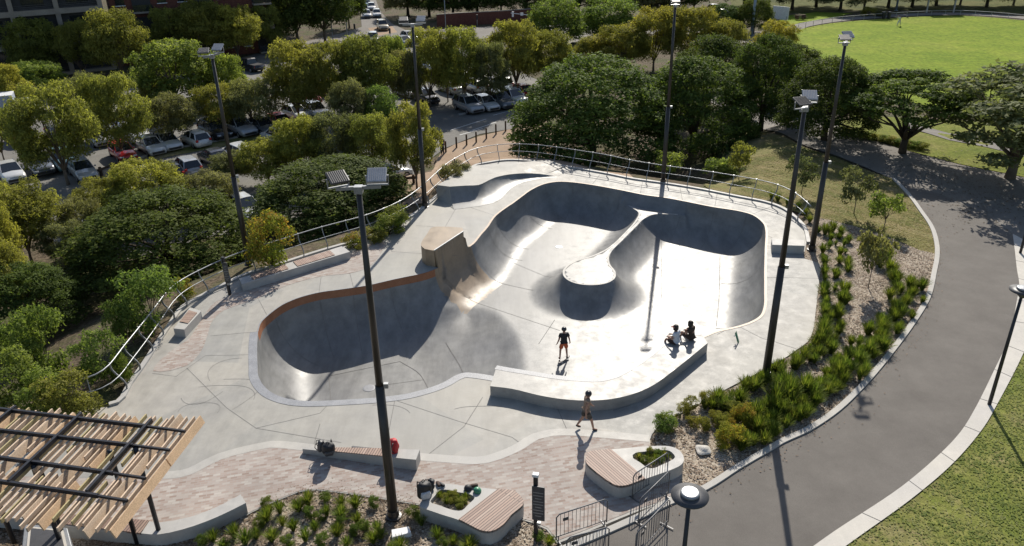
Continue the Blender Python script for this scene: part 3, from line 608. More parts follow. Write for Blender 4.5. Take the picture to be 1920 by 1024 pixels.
# wavy raised bank at the top of the deck
def wave():
    lip = smooth(gl([(843,350),(875,348),(897,347),(911,341),(928,333),(956,327),(985,325),(1010,326),(1045,331)]), .5)
    lp = np.array(lip)[:, :2]; n = len(lp); s = np.linspace(0, 1, n); h = 1.0*(1-s**1.5)
    lipw = []
    for (x, y), hh in zip(lp, h):
        pr = proj((x, y, 0)); g = G(pr[0], pr[1], hh); lipw.append((g[0], g[1], hh))
    lipw = np.array(lipw); t = np.gradient(lipw[:, :2], axis=0); t /= np.linalg.norm(t, axis=1)[:, None]; nr = np.stack([t[:, 1], -t[:, 0]], 1)
    if nr[n//2] @ np.array([0, -1]) < 0: nr = -nr
    rows = []
    prof = [(0, 1), (.02, .9), (.12, .66), (.3, .4), (.55, .2), (.85, .06), (1.15, .008)]
    for k, (d, z) in enumerate(prof): rows.append([(lipw[i, 0]+nr[i, 0]*d*1.5*max(h[i], .12), lipw[i, 1]+nr[i, 1]*d*1.5*max(h[i], .12), h[i]*z+.004) for i in range(n)])
    kb = np.array([p[:2] for p in BACK_S]); back = []
    for i in range(n):
        j = int(np.argmin(((kb-lipw[i, :2])**2).sum(1))); q = kb[j]+(lipw[i, :2]-kb[j])*.04; back.append((q[0], q[1], h[i]*.97+.004))
    b = MB(); b.add([p for r_ in rows for p in r_], [(k*n+i, k*n+i+1, (k+1)*n+i+1, (k+1)*n+i) for k in range(len(rows)-1) for i in range(n-1)])
    b2_ = MB(); b2_.add([tuple(p) for p in rows[0]]+back, [(i, n+i, n+i+1, i+1) for i in range(n-1)])
    b2_.add([tuple(p) for p in back]+[(p[0], p[1], -.05) for p in back], [(i, i+1, n+i+1, n+i) for i in range(n-1)])
    e = [rows[0][0]]+[rows[k][0] for k in range(1, len(rows))]; b2_.add([back[0]]+e+[(back[0][0], back[0][1], 0)], [tuple(range(len(e)+2))])
    r = empty('raised_wave_bank', (0, 0, 0), 0, 'low wavy concrete bank raised at the far end of the deck', 'skate bank')
    b.build('bank_face', 'bowl', r, True); b2_.build('platform', 'deck', r)
wave()
# low grey box by the right pole
p = gl([(1447,447),(1508,450),(1509,461),(1448,459)], .5)
r = empty('low_grey_box', (0, 0, 0), 0, 'low grey concrete box across the deck at the far right end', 'concrete box')
MB().prism([tuple(q[:2]) for q in p], -.05, .5).build('box_body', 'precast', r, False, .02)
# ------------------------------------------------------------------ railing
def railing():
    r = empty('deck_railing', (0, 0, 0), 0, 'curved galvanised two-rail balustrade of wavy posts around the back of the deck', 'railing')
    base = smooth([p[:2] for p in gl([(150,775),(190,768)]+DECK_BACK[:-1])], .12); base = np.array(base); kw = 21; pad = np.concatenate([np.linspace(2*base[0]-base[10], base[0], 10, endpoint=False), base, np.linspace(base[-1], 2*base[-1]-base[-11], 11)[1:]]); base = np.stack([np.convolve(pad[:, j], np.ones(kw)/kw, 'valid') for j in (0, 1)], 1)
    t = np.gradient(base, axis=0); t /= np.linalg.norm(t, axis=1)[:, None]; nr = np.stack([-t[:, 1], t[:, 0]], 1)
    if inpoly(base[len(base)//2:len(base)//2+1]+nr[len(base)//2]*.3, DECK)[0]: nr = -nr
    base = base+nr*.12; cum = np.concatenate([[0], np.cumsum(np.linalg.norm(np.diff(base, axis=0), axis=1))]); tot = cum[-1]
    def at(s):
        i = int(np.searchsorted(cum, s)); i = min(max(i, 1), len(base)-1); return base[i], nr[i]
    for zz, off, rad, nm in ((1.3, .30, .03, 'top_rail'), (.78, .02, .022, 'mid_rail')):
        pts = []
        for s in np.arange(.1, tot, .45):
            q, n_ = at(s); w = off+(.045*math.sin(s*.7) if nm == 'top_rail' else .04*math.sin(s*.7+.3)); pts.append((q[0]+n_[0]*w, q[1]+n_[1]*w, zz+(.05*math.sin(s*.45) if nm == 'top_rail' else 0)))
        MB().tube(pts, rad, 6).build(nm, 'steel', r, True)
    s = .5
    while s < tot-.2:
        q, n_ = at(s); ph = math.sin(s*.7); b = MB(); pr = None; P = []
        for k in range(9):
            z = -.05+1.36*k/8+(.05*math.sin(s*.45))*k/8; u = k/8; w = .13*math.sin(u*2*PI*.95)*-1+(.3+.045*ph)*u**1.3; P.append(Vector((q[0]+n_[0]*w, q[1]+n_[1]*w, z)))
        for a, c in zip(P[:-1], P[1:]): b.beam(a, c+(c-a)*.12, .035, .075, up=(n_[0], n_[1], 0))
        b.build('post', 'steel', r); s += 1.52
railing()
# ------------------------------------------------------------------ light poles
HP = .6235*CH
def floodpole(x, y, ytop, label, panels, rz, H=None, base=None):
    P = W(x, y) if base is None else base; H = H or up_to(P, ytop)
    o = empty('floodlight_pole', tuple(P), 0, label, 'floodlight pole', 'tall dark floodlight poles around the skatepark')
    MB().tube([(0, 0, 0), (0, 0, H*.45)], [.165, .14], 12).tube([(0, 0, H*.45), (0, 0, H)], [.115, .075], 12).build('pole', 'polebrown', o, True)
    MB().lathe([(.27, 0), (.27, .04), (.2, .06), (.19, .3)], (0, 0, 0), 14).build('base_plate', 'polebrown', o)
    MB().box((.2, 0, H*.45), (.14, .12, .16)).build('bracket', 'steel', o)
    c, s = math.cos(rz), math.sin(rz)
    MB().beam((-c*.6, -s*.6, H), (c*.6, s*.6, H), .09, .09).box((0, 0, H-.05), (.22, .22, .2)).build('cross_arm', 'steel', o)
    for k, (t, tilt, rot) in enumerate(panels):
        h = empty_child('floodlight', o, (c*t, s*t, H+.1), rot)
        MB().box((0, 0, .22), (.52, .5, .07), rx=tilt).build('lamp_housing', 'lens' if k % 2 else 'darkgrey', h, False, .015)
        fr = MB(); fr.tube([(-.29, 0, .22), (-.29, 0, -.04), (.29, 0, -.04), (.29, 0, .22)], .03, 6); fr.build('yoke', 'steel', h)
        g = MB()
        for i in range(9): g.box((-.22+.055*i, 0, .265), (.01, .46, .015), rx=tilt)
        g.build('cooling_fins', 'steel' if k % 2 else 'black', h)
    return o
def empty_child(name, parent, loc, rz=0):
    o = bpy.data.objects.new(name, None); COL.objects.link(o); o.parent = parent; o.location = loc; o.rotation_euler = (0, 0, rz); return o
PP = lambda a, b_: [(-.52, .35, a), (.52, .5, b_)]
floodpole(738, 968, 352, 'nearest tall dark floodlight pole, standing in the front mulch bed', PP(.5, .05), .12)
floodpole(1435, 708, 201, 'tall dark floodlight pole in the grassy bed right of the curved ledge', PP(.3, -.2), 1.0)
floodpole(1522, 468, 80, 'tall dark floodlight pole at the far right corner of the deck beyond the grey box', PP(-.1, .1), 1.05)
floodpole(1243, 343, 9, 'tall dark floodlight pole in front of the two big round fig trees', PP(0, 0), 1.35)
floodpole(797, 388, 46, 'tall dark floodlight pole just outside the railing left of the wavy bank', PP(.1, -.1), .05)
pf = W(468, 500); P_ = G(397, 103, HP); floodpole(0, 0, 104, 'tall dark floodlight pole rising beyond the railing behind the long bench', PP(.2, -.1), 1.2, base=np.array([P_[0], P_[1], terr(P_[0], P_[1])]))
def pathlamp(P, H, label):
    o = empty('path_lamp', tuple(P), 0, label, 'path lamp', 'disc topped path lamps along the curved path')
    MB().tube([(0, 0, 0), (0, 0, H-.3)], [.075, .055], 10).build('pole', 'black', o, True)
    MB().lathe([(.08, -.36), (.13, -.3), (.2, -.22), (.2, -.14), (.46, -.1), (.47, -.06), (.2, -.03)], (0, 0, H), 28).build('lamp_shade', 'darkgrey', o, True)
    MB().lathe([(.24, -.04), (.24, .03), (.2, .06), (.16, .045), (.12, .06), (.01, .06)], (0, 0, H), 24).build('lamp_cap', 'steel', o, True)
    MB().box((.07, .1, H-.36), (.1, .25, .08)).build('bracket', 'black', o)
PG = W(1855, 758); HG = up_to(PG, 541)
pathlamp(PG, HG, 'black path lamp with a pale disc top on the kerb path at the right')
ph = G(1294, 924, HG); pathlamp(np.array([ph[0], ph[1], terr(ph[0], ph[1])-.02]), HG, 'black path lamp with a silver domed disc beside the crowd barriers')
pathlamp(W(1913, 474), HG, 'black path lamp at the far end of the pale path')
def sign(P, H, w, label, cap):
    o = empty('sign_post', tuple(P), -.25, label, 'sign post')
    MB().box((0, 0, H/2), (.13, .13, H)).build('post', 'black', o, False, .01)
    MB().box((.1, -.09, H*.62), (w, .05, H*.52)).build('sign_panel', 'darkgrey' , o, False, .01)
    t = MB()
    for i in range(9): t.box((.1, -.118, H*(.43+.045*i)), (w*(.8 if i % 3 else .5), .004, .03))
    t.build('text_lines', 'steel', o)
    if cap: MB().box((0, 0, H+.05), (.2, .16, .1)).build('cap', 'white', o, False, .02)
    MB().box((.12, -.12, H*.32), (.12, .1, .08)).build('bracket', 'steel', o)
PS = W(1005, 1012); sign(PS, up_to(PS, 893), .4, 'black totem sign with a white cap between the two planter seats', True)
PS = W(431, 553); sign(PS, up_to(PS, 482), .3, 'dark narrow totem sign by the railing between the back benches', False)
# ------------------------------------------------------------------ seats
def planter(outer, hole, line, label, right):
    o = empty('planter_seat', (0, 0, 0), 0, label, 'planter seat', 'rounded concrete planter seats with timber ends')
    H = .5; P = smooth(gl(outer, H), .12, True); P = xy(P); h = xy(smooth(gl(hole, H), .12, True))
    a, c = [q[:2] for q in gl(line, H)]
    b = MB(); vs, _, fs = cdt_fill(P, [h]); b.add([(*v, H) for v in vs], fs)
    b.prism(P, -.1, H, cap=False)
    hn = len(h); hh = h if sum(h[i][0]*h[(i+1) % hn][1]-h[(i+1) % hn][0]*h[i][1] for i in range(hn)) > 0 else h[::-1]
    b.add([(*p, H) for p in hh]+[(*p, .1) for p in hh], [(i, hn+i, hn+(i+1) % hn, (i+1) % hn) for i in range(hn)])
    b.build('planter_wall', 'precast', o)
    vs, _, fs = cdt_fill(hh, []); MB().add([(*v, .36) for v in vs], fs).build('planter_soil', 'mulch', o)
    d = (c-a)/np.linalg.norm(c-a); nr = np.array([-d[1], d[0]])*right
    T = [p for p in P if (np.array(p)-a)@nr > .02]
    # order: P is a loop, the kept points are consecutive after rotation
    k = [((np.array(p)-a)@nr > .02) for p in P]; st = next(i for i in range(len(P)) if k[i] and not k[i-1]); T = [P[(st+i) % len(P)] for i in range(len(P)) if k[(st+i) % len(P)]]
    e0, e1 = (a, c) if np.linalg.norm(np.array(T[0])-a) < np.linalg.norm(np.array(T[0])-c) else (c, a)
    T = [tuple(e0)]+T+[tuple(e1)]
    mt = planks('planter_boards_'+str(len(bpy.data.materials)), [(.30, .19, .145), (.37, .255, .2), (.25, .16, .125), (.41, .30, .24)], .095, -math.atan2(d[1], d[0]))
    MB().prism(T, H-.06, H+.035, 0).build('timber_seat', mt, o)
    return h
H1 = planter([(1099,854),(1104,848),(1114,846),(1145,843),(1200,838),(1247,836),(1260,838),(1272,843),(1280,852),(1282,864),(1275,873),(1210,898),(1175,911),(1160,912),(1150,909),(1125,892),(1100,870)],
        [(1186,853),(1192,849),(1215,846),(1242,844),(1255,845),(1266,857),(1257,864),(1240,872),(1225,878),(1214,877),(1200,867),(1187,859)], [(1145,843),(1210,898)], 'concrete planter seat with green plants and timber end beside the right mulch bed', 1 if False else -1)
H2 = planter([(787,948),(790,940),(800,922),(808,910),(816,907),(835,907),(880,912),(935,918),(962,921),(974,929),(982,941),(979,950),(960,966),(942,986),(922,997),(903,996),(880,985),(860,975),(820,962)],
        [(807,941),(815,930),(825,919),(835,918),(860,923),(882,927),(890,933),(878,946),(866,957),(852,957),(825,948)], [(932,919),(860,975)], 'concrete planter seat with timber end in front of the black totem sign', 1)
def bench1():
    o = empty('wedge_bench', (0, 0, 0), 0, 'wedge shaped concrete bench with timber top holding the bags', 'bench')
    bl, br, fr, fl = G(567, 839, .22), G(787, 843, .5), G(780, 862, .5), G(567, 842, .22)
    def lerp(a, c, t): return a+(c-a)*t
    b = MB(); top = [fl, fr, br, bl]; b.add([tuple(p) for p in top]+[(p[0], p[1], -.05) for p in top], [(0, 1, 2, 3), (0, 4, 5, 1), (1, 5, 6, 2), (2, 6, 7, 3), (3, 7, 4, 0)])
    b.build('bench_body', 'precast', o)
    f0, f1 = lerp(fl, fr, .3), lerp(fl, fr, .74); b0, b1 = lerp(bl, br, .26), lerp(bl, br, .74); up = np.array([0, 0, .035])
    q = [f0+up, f1+up, b1+up, b0+up]; q2 = [p-up*1.2 for p in q]; ang = math.atan2(*(f1-f0)[[1, 0]])
    mt = planks('bench_boards', [(.33, .22, .165), (.40, .28, .22), (.28, .18, .14), (.44, .32, .26)], .1, -(ang+PI/2))
    MB().add([tuple(p) for p in q+q2], [(0, 1, 2, 3), (0, 4, 5, 1), (1, 5, 6, 2), (2, 6, 7, 3), (3, 7, 4, 0)]).build('timber_seat', mt, o)
    return f0, f1, b0, b1
B1 = bench1()
def backbench(pts, secs, label):
    o = empty('low_bench', (0, 0, 0), 0, label, 'bench', 'low concrete benches along the railing'); H = .45
    a, c, d, e = [np.array(p) for p in gl(pts, H)]  # front a-c, back e-d
    MB().prism([tuple(p[:2]) for p in (a, c, d, e)], -.05, H).build('bench_body', 'precast', o, False, .02)
    ang = math.atan2(*(c-a)[[1, 0]]); mt = planks('boards_'+str(len(bpy.data.materials)), [(.33, .22, .165), (.40, .28, .22), (.28, .18, .14)], .1, -(ang+PI/2))
    for s0, s1 in secs:
        q = [a+(c-a)*s0+(e-a)*.12, a+(c-a)*s1+(d-c)*.12, e+(d-e)*s1-(d-c)*.12, e+(d-e)*s0-(e-a)*.12]
        MB().prism([tuple(p[:2]) for p in q], H-.03, H+.035).build('timber_seat', mt, o)
backbench([(453,533),(656,472),(642,461),(448,522)], [(.1, .42), (.5, .86)], 'long low concrete bench with two timber strips under the railing')
backbench([(345,618),(377,583),(356,576),(325,616)], [(.3, .85)], 'short low concrete bench with one timber strip at the railing bend')
# seat wall under the pergola
o = empty('curved_seat_wall', (0, 0, 0), 0, 'curved concrete seating wall with a timber deck section under the pergola', 'seat wall')
so = smooth(gl([(461,943),(425,961),(386,978),(341,993),(297,1002),(264,1000),(113,985),(64,976),(-20,968),(-140,958)], .45), .3)
si = smooth(gl([(451,927),(420,944),(386,959),(350,971),(326,976),(291,980),(280,977),(90,963),(20,955),(-140,942)], .45), .3)
MB().prism(xy(so)+xy(si[::-1]), -.3, .45).build('wall_body', 'precast', o)
q = gl([(264,1001),(280,977),(84,962),(66,977)], .45); ang = math.atan2(*(q[0]-q[3])[[1, 0]])
mt = planks('wall_boards', [(.24, .15, .12), (.32, .21, .165), (.20, .13, .10), (.36, .25, .19)], .1, -(ang+PI/2))
MB().prism(xy(q), .41, .485).build('timber_seat', mt, o)
# barbecue box
q = [g for g in gl([(38,998),(128,1000),(150,1014),(60,1040)], .9)]
o = empty('barbecue_bench', (0, 0, 0), 0, 'square stainless steel barbecue cabinet below the pergola edge', 'barbecue')
q = [np.array(G(46,982,.85)), np.array(G(126,990,.85)), np.array(G(140,1045,.85)), np.array(G(40,1037,.85))]
MB().prism(xy(q), -.1, .85).build('cabinet', 'steel', o, False, .02)
cq = sum(q)/4; MB().prism(xy([cq+(p-cq)*.8 for p in q]), .84, .875).build('hot_plate', 'path', o)
MB().prism(xy([cq+(p-cq)*.68 for p in q]), .86, .885).build('plate_recess', 'darkgrey', o)
# ------------------------------------------------------------------ pergola
def pergola():
    base = G(297, 993, .45); z = .45+up_to(base, 838); Z = z
    o = empty('timber_pergola', (float(base[0]), float(base[1]), 0), 0, 'timber slatted pergola on a black steel frame at the lower left', 'pergola')
    off = np.array([base[0], base[1], 0]); g = lambda x, y, zz=Z: G(x, y, zz)-off
    ends = [((-90,757),(347,808)), ((-90,797),(318,843)), ((-90,846),(273,896)), ((-90,890),(239,938))]
    for a, c in ends:
        p0, p1 = g(*a), g(*c); m_ = p0+(p1-p0)*.84
        b = MB(); b.beam(p0, m_, .075, .13); b.beam(m_, p1+np.array([0, 0, -.02]), .06, .08); b.build('beam', 'black', o)
    for a, c in (((284,789),(163,924)), ((153,777),(17,905)), ((30,764),(-130,890))):
        b = MB(); p0, p1 = g(*a), g(*c); p0[2] += .02; p1[2] += .02; b.beam(p0, p1, .09, .14); b.build('cross_beam', 'black', o)
    # posts
    for x, y, zz, tp in ((297,993,.45,(252,838)), (128,1032,0,(80,925)), (20,1000,.45,None)):
        p = G(x, y, zz)-off; MB().tube([(p[0], p[1], zz-.4), (p[0], p[1], Z-.02)], .075, 12).build('post', 'black', o, True)
    # far row of posts, standing on the brick side
    for x, y in ((62,872),(205,843)):
        p = g(x, y)*1; MB().tube([(p[0], p[1], 0), (p[0], p[1], Z-.02)], .075, 12).build('post', 'black', o, True)
    # slats parallel to the cross beams, hung under the beams
    a0, a1 = g(377, 777), g(208, 992); dv = (a1-a0); Ls = np.linalg.norm(dv); dv /= Ls; nv = np.array([-dv[1], dv[0], 0])
    left = g(-90, 757); 
    if (left-a0)@nv < 0: nv = -nv
    cols = ['slat_pale', 'slat_orange', 'slat_olive', 'slat_tan']; s = 0.; k = 0; rnd = random.Random(3); groups = 0
    while s < 7.2 and k < 96:
        wide = (k % 5 == 0) or k == 0
        j0 = rnd.uniform(-.05, .25) if k else 0; j1 = rnd.uniform(-.3, .15) if k else 0
        sk = .0; p0 = a0+nv*s+dv*j0; p1 = a0+nv*s+dv*(Ls+j1)
        # the outline of the roof steps back on the left side at the top
        cm = cols[[1, 0, 3, 0, 2][k % 5]] if not wide else ['slat_orange', 'slat_tan', 'slat_pale'][(k//5) % 3]
        segs_ = [(0, .425), (.435, 1.)] if k == 0 else [(0., 1.)] if k % 3 else [(0, rnd.uniform(.3, .6)), (rnd.uniform(.6, .66), 1.)]
        for t0, t1 in segs_:
            q0 = p0+(p1-p0)*t0; q1 = p0+(p1-p0)*t1; hz = Z-.14-(.05 if wide else 0)
            q0[2] = q1[2] = hz; b = MB()
            if wide: b.beam(q0, q1, .05, .29, up=(nv[0]*.35, nv[1]*.35, .94)); 
            else: b.beam(q0, q1, .045, .14)
            b.build('slat', cm, o); k += 1
        s += .235 if k % 4 else .11
    return Z
for n_, c in (('slat_pale', (.66, .50, .36)), ('slat_orange', (.64, .44, .27)), ('slat_olive', (.45, .37, .19)), ('slat_tan', (.58, .44, .31))):
    M[n_] = grainy(n_, tuple(x*.85 for x in c), tuple(x*1.08 for x in c), 1.5, .7, .3, 30, .15, .005)
PZ = pergola()
# ------------------------------------------------------------------ crowd barriers
def barrier(p0, p1, label):
    a, c = W(*p0), W(*p1); Lb = np.linalg.norm((c-a)[:2]); mid = (a+c)/2
    o = empty('crowd_barrier', tuple(mid), math.atan2(*(c-a)[[1, 0]]), label, 'barrier', 'steel crowd barriers at the path entrance')
    h = Lb/2; MB().tube([(-h, 0, .12), (-h, 0, 1.0), (-h+.1, 0, 1.1), (h-.1, 0, 1.1), (h, 0, 1.0), (h, 0, .12)], .022, 6).tube([(-h, 0, .2), (h, 0, .2)], .015, 6).build('frame', 'steeld', o, True)
    b = MB(); n = 13
    for i in range(1, n): b.tube([(-h+Lb*i/n, 0, .2), (-h+Lb*i/n, 0, 1.09)], .009, 4)
    b.build('bars', 'steeld', o)
    for s in (-1, 1): MB().beam((s*h*.92, -.25, .02), (s*h*.92, .25, .02), .035, .02).beam((s*h*.92, 0, .03), (s*h*.92, 0, .2), .03, .03).build('foot', 'steeld', o)
    MB().box((-h*.65, -.02, .85), (.2, .012, .13)).build('plate', 'darkgrey', o)
M['steeld'] = plain('dull_barrier_steel', (.14, .14, .145), .5, .5, .3)
barrier((1043,1016),(1137,984), 'crowd barrier standing behind the kerb next to the totem sign')
barrier((1197,985),(1252,930), 'crowd barrier swung open across the kerb beside the planter seat')
barrier((1190,1050),(1252,984), 'crowd barrier on the asphalt just left of the near path lamp')
barrier((1062,1060),(1140,1038), 'crowd barrier on the asphalt in front of the kerb at the bottom edge')
barrier((1185,938),(1250,894), 'crowd barrier leaning beside the right planter seat')
# pads and rock in the beds
for pts, h, lb_, nm in (([(734,993),(766,987),(771,998),(735,1008)], .12, 'white concrete utility pad at the foot of the nearest floodlight pole', 'utility_pad'),
                    ([(1446,728),(1462,720),(1474,728),(1459,737)], .15, 'small white utility pad among the strappy plants', 'utility_pad')):
    oo = MB().prism(xy(gl(pts, h)), -.1, h).build(nm, 'white', None, False, .015); tag(oo, lb_, 'utility pad')
def rock(x, y, r, label):
    bm = bmesh.new(); bmesh.ops.create_icosphere(bm, subdivisions=3, radius=r)
    for v in bm.verts:
        v.co *= 1+.25*math.sin(v.co.x*9+1)*math.cos(v.co.y*8)+.1*math.sin(v.co.z*20); v.co.z = max(v.co.z*.5, -.02)
    me = bpy.data.meshes.new('rock'); bm.to_mesh(me); bm.free(); oo = link_mesh('rock', me, 'path'); oo.location = W(x, y); tag(oo, label, 'rock')
rock(1318, 845, .3, 'pale flat rock in the mulch by the right planter seat')
# ------------------------------------------------------------------ bags, shoes, boards
def blob(name, mat, dims, seed, parent=None, amp=.12, sub=3):
    bm = bmesh.new(); bmesh.ops.create_cube(bm, size=1); bmesh.ops.subdivide_edges(bm, edges=bm.edges, cuts=sub, use_grid_fill=True)
    rn = random.Random(seed); ph = [rn.uniform(0, 6) for _ in range(6)]
    for v in bm.verts:
        c = v.co; l = c.length; c *= (.62/l)**.55 if l else 1
        c *= 1+amp*math.sin(7*c.x+ph[0])*math.cos(8*c.y+ph[1])+amp*.6*math.sin(13*c.z+ph[2]+5*c.x)
        v.co = Vector((c.x*dims[0], c.y*dims[1], (c.z+.5)*dims[2]))
    me = bpy.data.meshes.new(name); bm.to_mesh(me); bm.free(); oo = link_mesh(name, me, mat, parent, True)
    sb_ = oo.modifiers.new('s', 'SUBSURF'); sb_.levels = sb_.render_levels = 1; return oo
def backpack(P, rz, mat, mat2, label, sc=1., lean=.3):
    o = empty('backpack', tuple(P), rz, label, 'backpack'); o.scale = (sc,)*3; o.rotation_euler = (lean, 0, rz)
    blob('bag_body', mat, (.36, .26, .5), 3, o); blob('pocket', mat2, (.26, .1, .24), 5, o).location = (0, -.14, .06)
    for s in (-1, 1): MB().tube([(s*.1, .12, .45), (s*.12, .22, .38), (s*.13, .22, .2), (s*.12, .12, .08)], .018, 5).build('strap', 'black', o, True)
    MB().tube([(-.05, .06, .5), (0, .06, .57), (.05, .06, .5)], .012, 5).build('handle', 'black', o, True)
M['bagblack'] = plain('black_nylon', (.02, .02, .024), .6); M['bagred'] = plain('red_nylon', (.45, .02, .025), .6); M['bagwhite'] = plain('pale_nylon', (.5, .5, .52), .7); M['green'] = plain('green_plastic', (.05, .22, .12), .4)
p = (B1[0]+B1[2])/2+np.array([-.22, 0, .0]); backpack((p[0]+.05, p[1]-.1, p[2]), .3, 'bagblack', 'darkgrey', 'black backpack lying at the left end of the wedge bench timber', 1.2, .5)
backpack((p[0]-.3, p[1]+.05, p[2]-.03), 1.6, 'darkgrey', 'bagblack', 'small black bag leaning on the bigger black backpack', .85, .2)
p = (B1[1]+B1[3])/2+np.array([.22, .02, 0.02]); backpack(tuple(p), 2.6, 'bagred', 'bagred', 'red backpack standing at the right end of the wedge bench timber', 1.05, .1)
g = G(795, 946, 0); g = G(797, 950, .0)
backpack(tuple(G(796, 931, .5)), .4, 'bagblack', 'bagwhite', 'black and white backpack on the left corner of the near planter seat', 1.25, .1)
backpack(tuple(G(803, 918, .5)), 2.0, 'bagblack', 'bagblack', 'black bag behind the black and white backpack', .8, .4)
def shoe(P, rz, label, mat):
    o = empty('shoe', tuple(P), rz, label, 'shoe'); blob('upper', mat, (.11, .27, .11), 8, o, .05, 2); MB().box((0, 0, .015), (.1, .28, .03)).build('sole', 'white', o, False, .01)
shoe(G(824, 909, .5), .4, 'left dark shoe of the pair on the back edge of the near planter seat', 'brownish') if False else None
M['brownish'] = plain('brown_suede', (.06, .035, .025), .8)
shoe(G(822, 910, .5), .4, 'dark brown shoe on the back edge of the near planter seat', 'brownish')
shoe(G(828, 911, .5), .9, 'dark shoe beside the brown shoe on the near planter seat', 'bagblack')
def helmet(P, rz, mat, label):
    o = empty('helmet', tuple(P), rz, label, 'helmet'); o.rotation_euler = (.5, .2, rz)
    b = MB(); b.lathe([(.135, 0), (.14, .05), (.125, .1), (.09, .14), (.04, .16), (.005, .165)], (0, 0, 0), 18); b.build('shell', mat, o, True)
    MB().lathe([(.118, -.004), (.118, .01), (.05, .02)], (0, 0, -.003), 18).build('lining', 'bagblack', o)
helmet(G(877, 917, .5), .3, 'bagblack', 'black helmet on the near planter seat beside the green one')
helmet(G(894, 922, .5), 1.3, 'green', 'green rimmed helmet on the near planter seat')
shoe(G(889, 913, .5), 1.8, 'brown shoe behind the green helmet on the near planter seat', 'brownish')
def skateboard(P, rz, tilt, label, mat='black', parent=None):
    o = empty('skateboard', tuple(P), rz, label, 'skateboard'); o.rotation_euler = (tilt, 0, rz)
    b = MB(); n = 12; ring = []
    for i in range(2*n): 
        a = PI*i/n; x = .1*math.cos(a); y = .1*math.sin(a)+(.3 if math.sin(a) >= 0 else -.3); ring.append((x, y, .105+(.05 if abs(y) > .33 else 0)*((abs(y)-.33)/.07)))
    k = len(ring); b.add(ring+[(x, y, z+.012) for x, y, z in ring], [tuple(range(k-1, -1, -1)), tuple(range(k, 2*k))]+[(i, (i+1) % k, k+(i+1) % k, k+i) for i in range(k)])
    b.build('board_deck', mat, o)
    for s in (-1, 1):
        MB().tube([(-.09, s*.22, .06), (.09, s*.22, .06)], .012, 6).box((0, s*.22, .08), (.05, .06, .05)).build('truck', 'steel', o)
        for t in (-1, 1): MB().tube([(t*.08, s*.22, .052), (t*.115, s*.22, .052)], .03, 12).build('wheel', 'white', o, True)
    return o
skateboard(G(1378, 640, .0)+np.array([0, 0, .1]), 1.0, 1.2, 'black and green skateboard tipped on its side on the right of the deck', 'green')
skateboard(tuple((B1[2]+B1[3])/2+np.array([0, .25, .03-.35])), 1.4, .0, 'dark skateboard lying behind the wedge bench')
skateboard(G(831, 931, 0)*0+np.array([*G(893, 905, 0)[:2], .02]), 1.5, 0, 'skateboard on the bricks behind the near planter seat') if False else None
# ------------------------------------------------------------------ people
SKIN = plain('skin', (.36, .21, .15), .55, .3); M['skin'] = SKIN
def skinmesh(name, verts, edges, radii, mat, parent, root=0, lev=2):
    me = bpy.data.meshes.new(name+'_rig'); me.from_pydata([tuple(v) for v in verts], edges, []); o = bpy.data.objects.new(name+'_rig', me); COL.objects.link(o)
    sk = o.modifiers.new('k', 'SKIN'); sk.use_smooth_shade = True; ss = o.modifiers.new('s', 'SUBSURF'); ss.levels = ss.render_levels = lev
    d = me.skin_vertices[0].data
    for i, r in enumerate(radii): d[i].radius = (r, r) if not hasattr(r, '__len__') else r; d[i].use_root = i == root
    dg = bpy.context.evaluated_depsgraph_get(); ev = o.evaluated_get(dg); m2 = bpy.data.meshes.new_from_object(ev); m2.name = name; m2.materials.clear()
    bpy.data.objects.remove(o, do_unlink=True); bpy.data.meshes.remove(me)
    return link_mesh(name, m2, mat, parent, True)
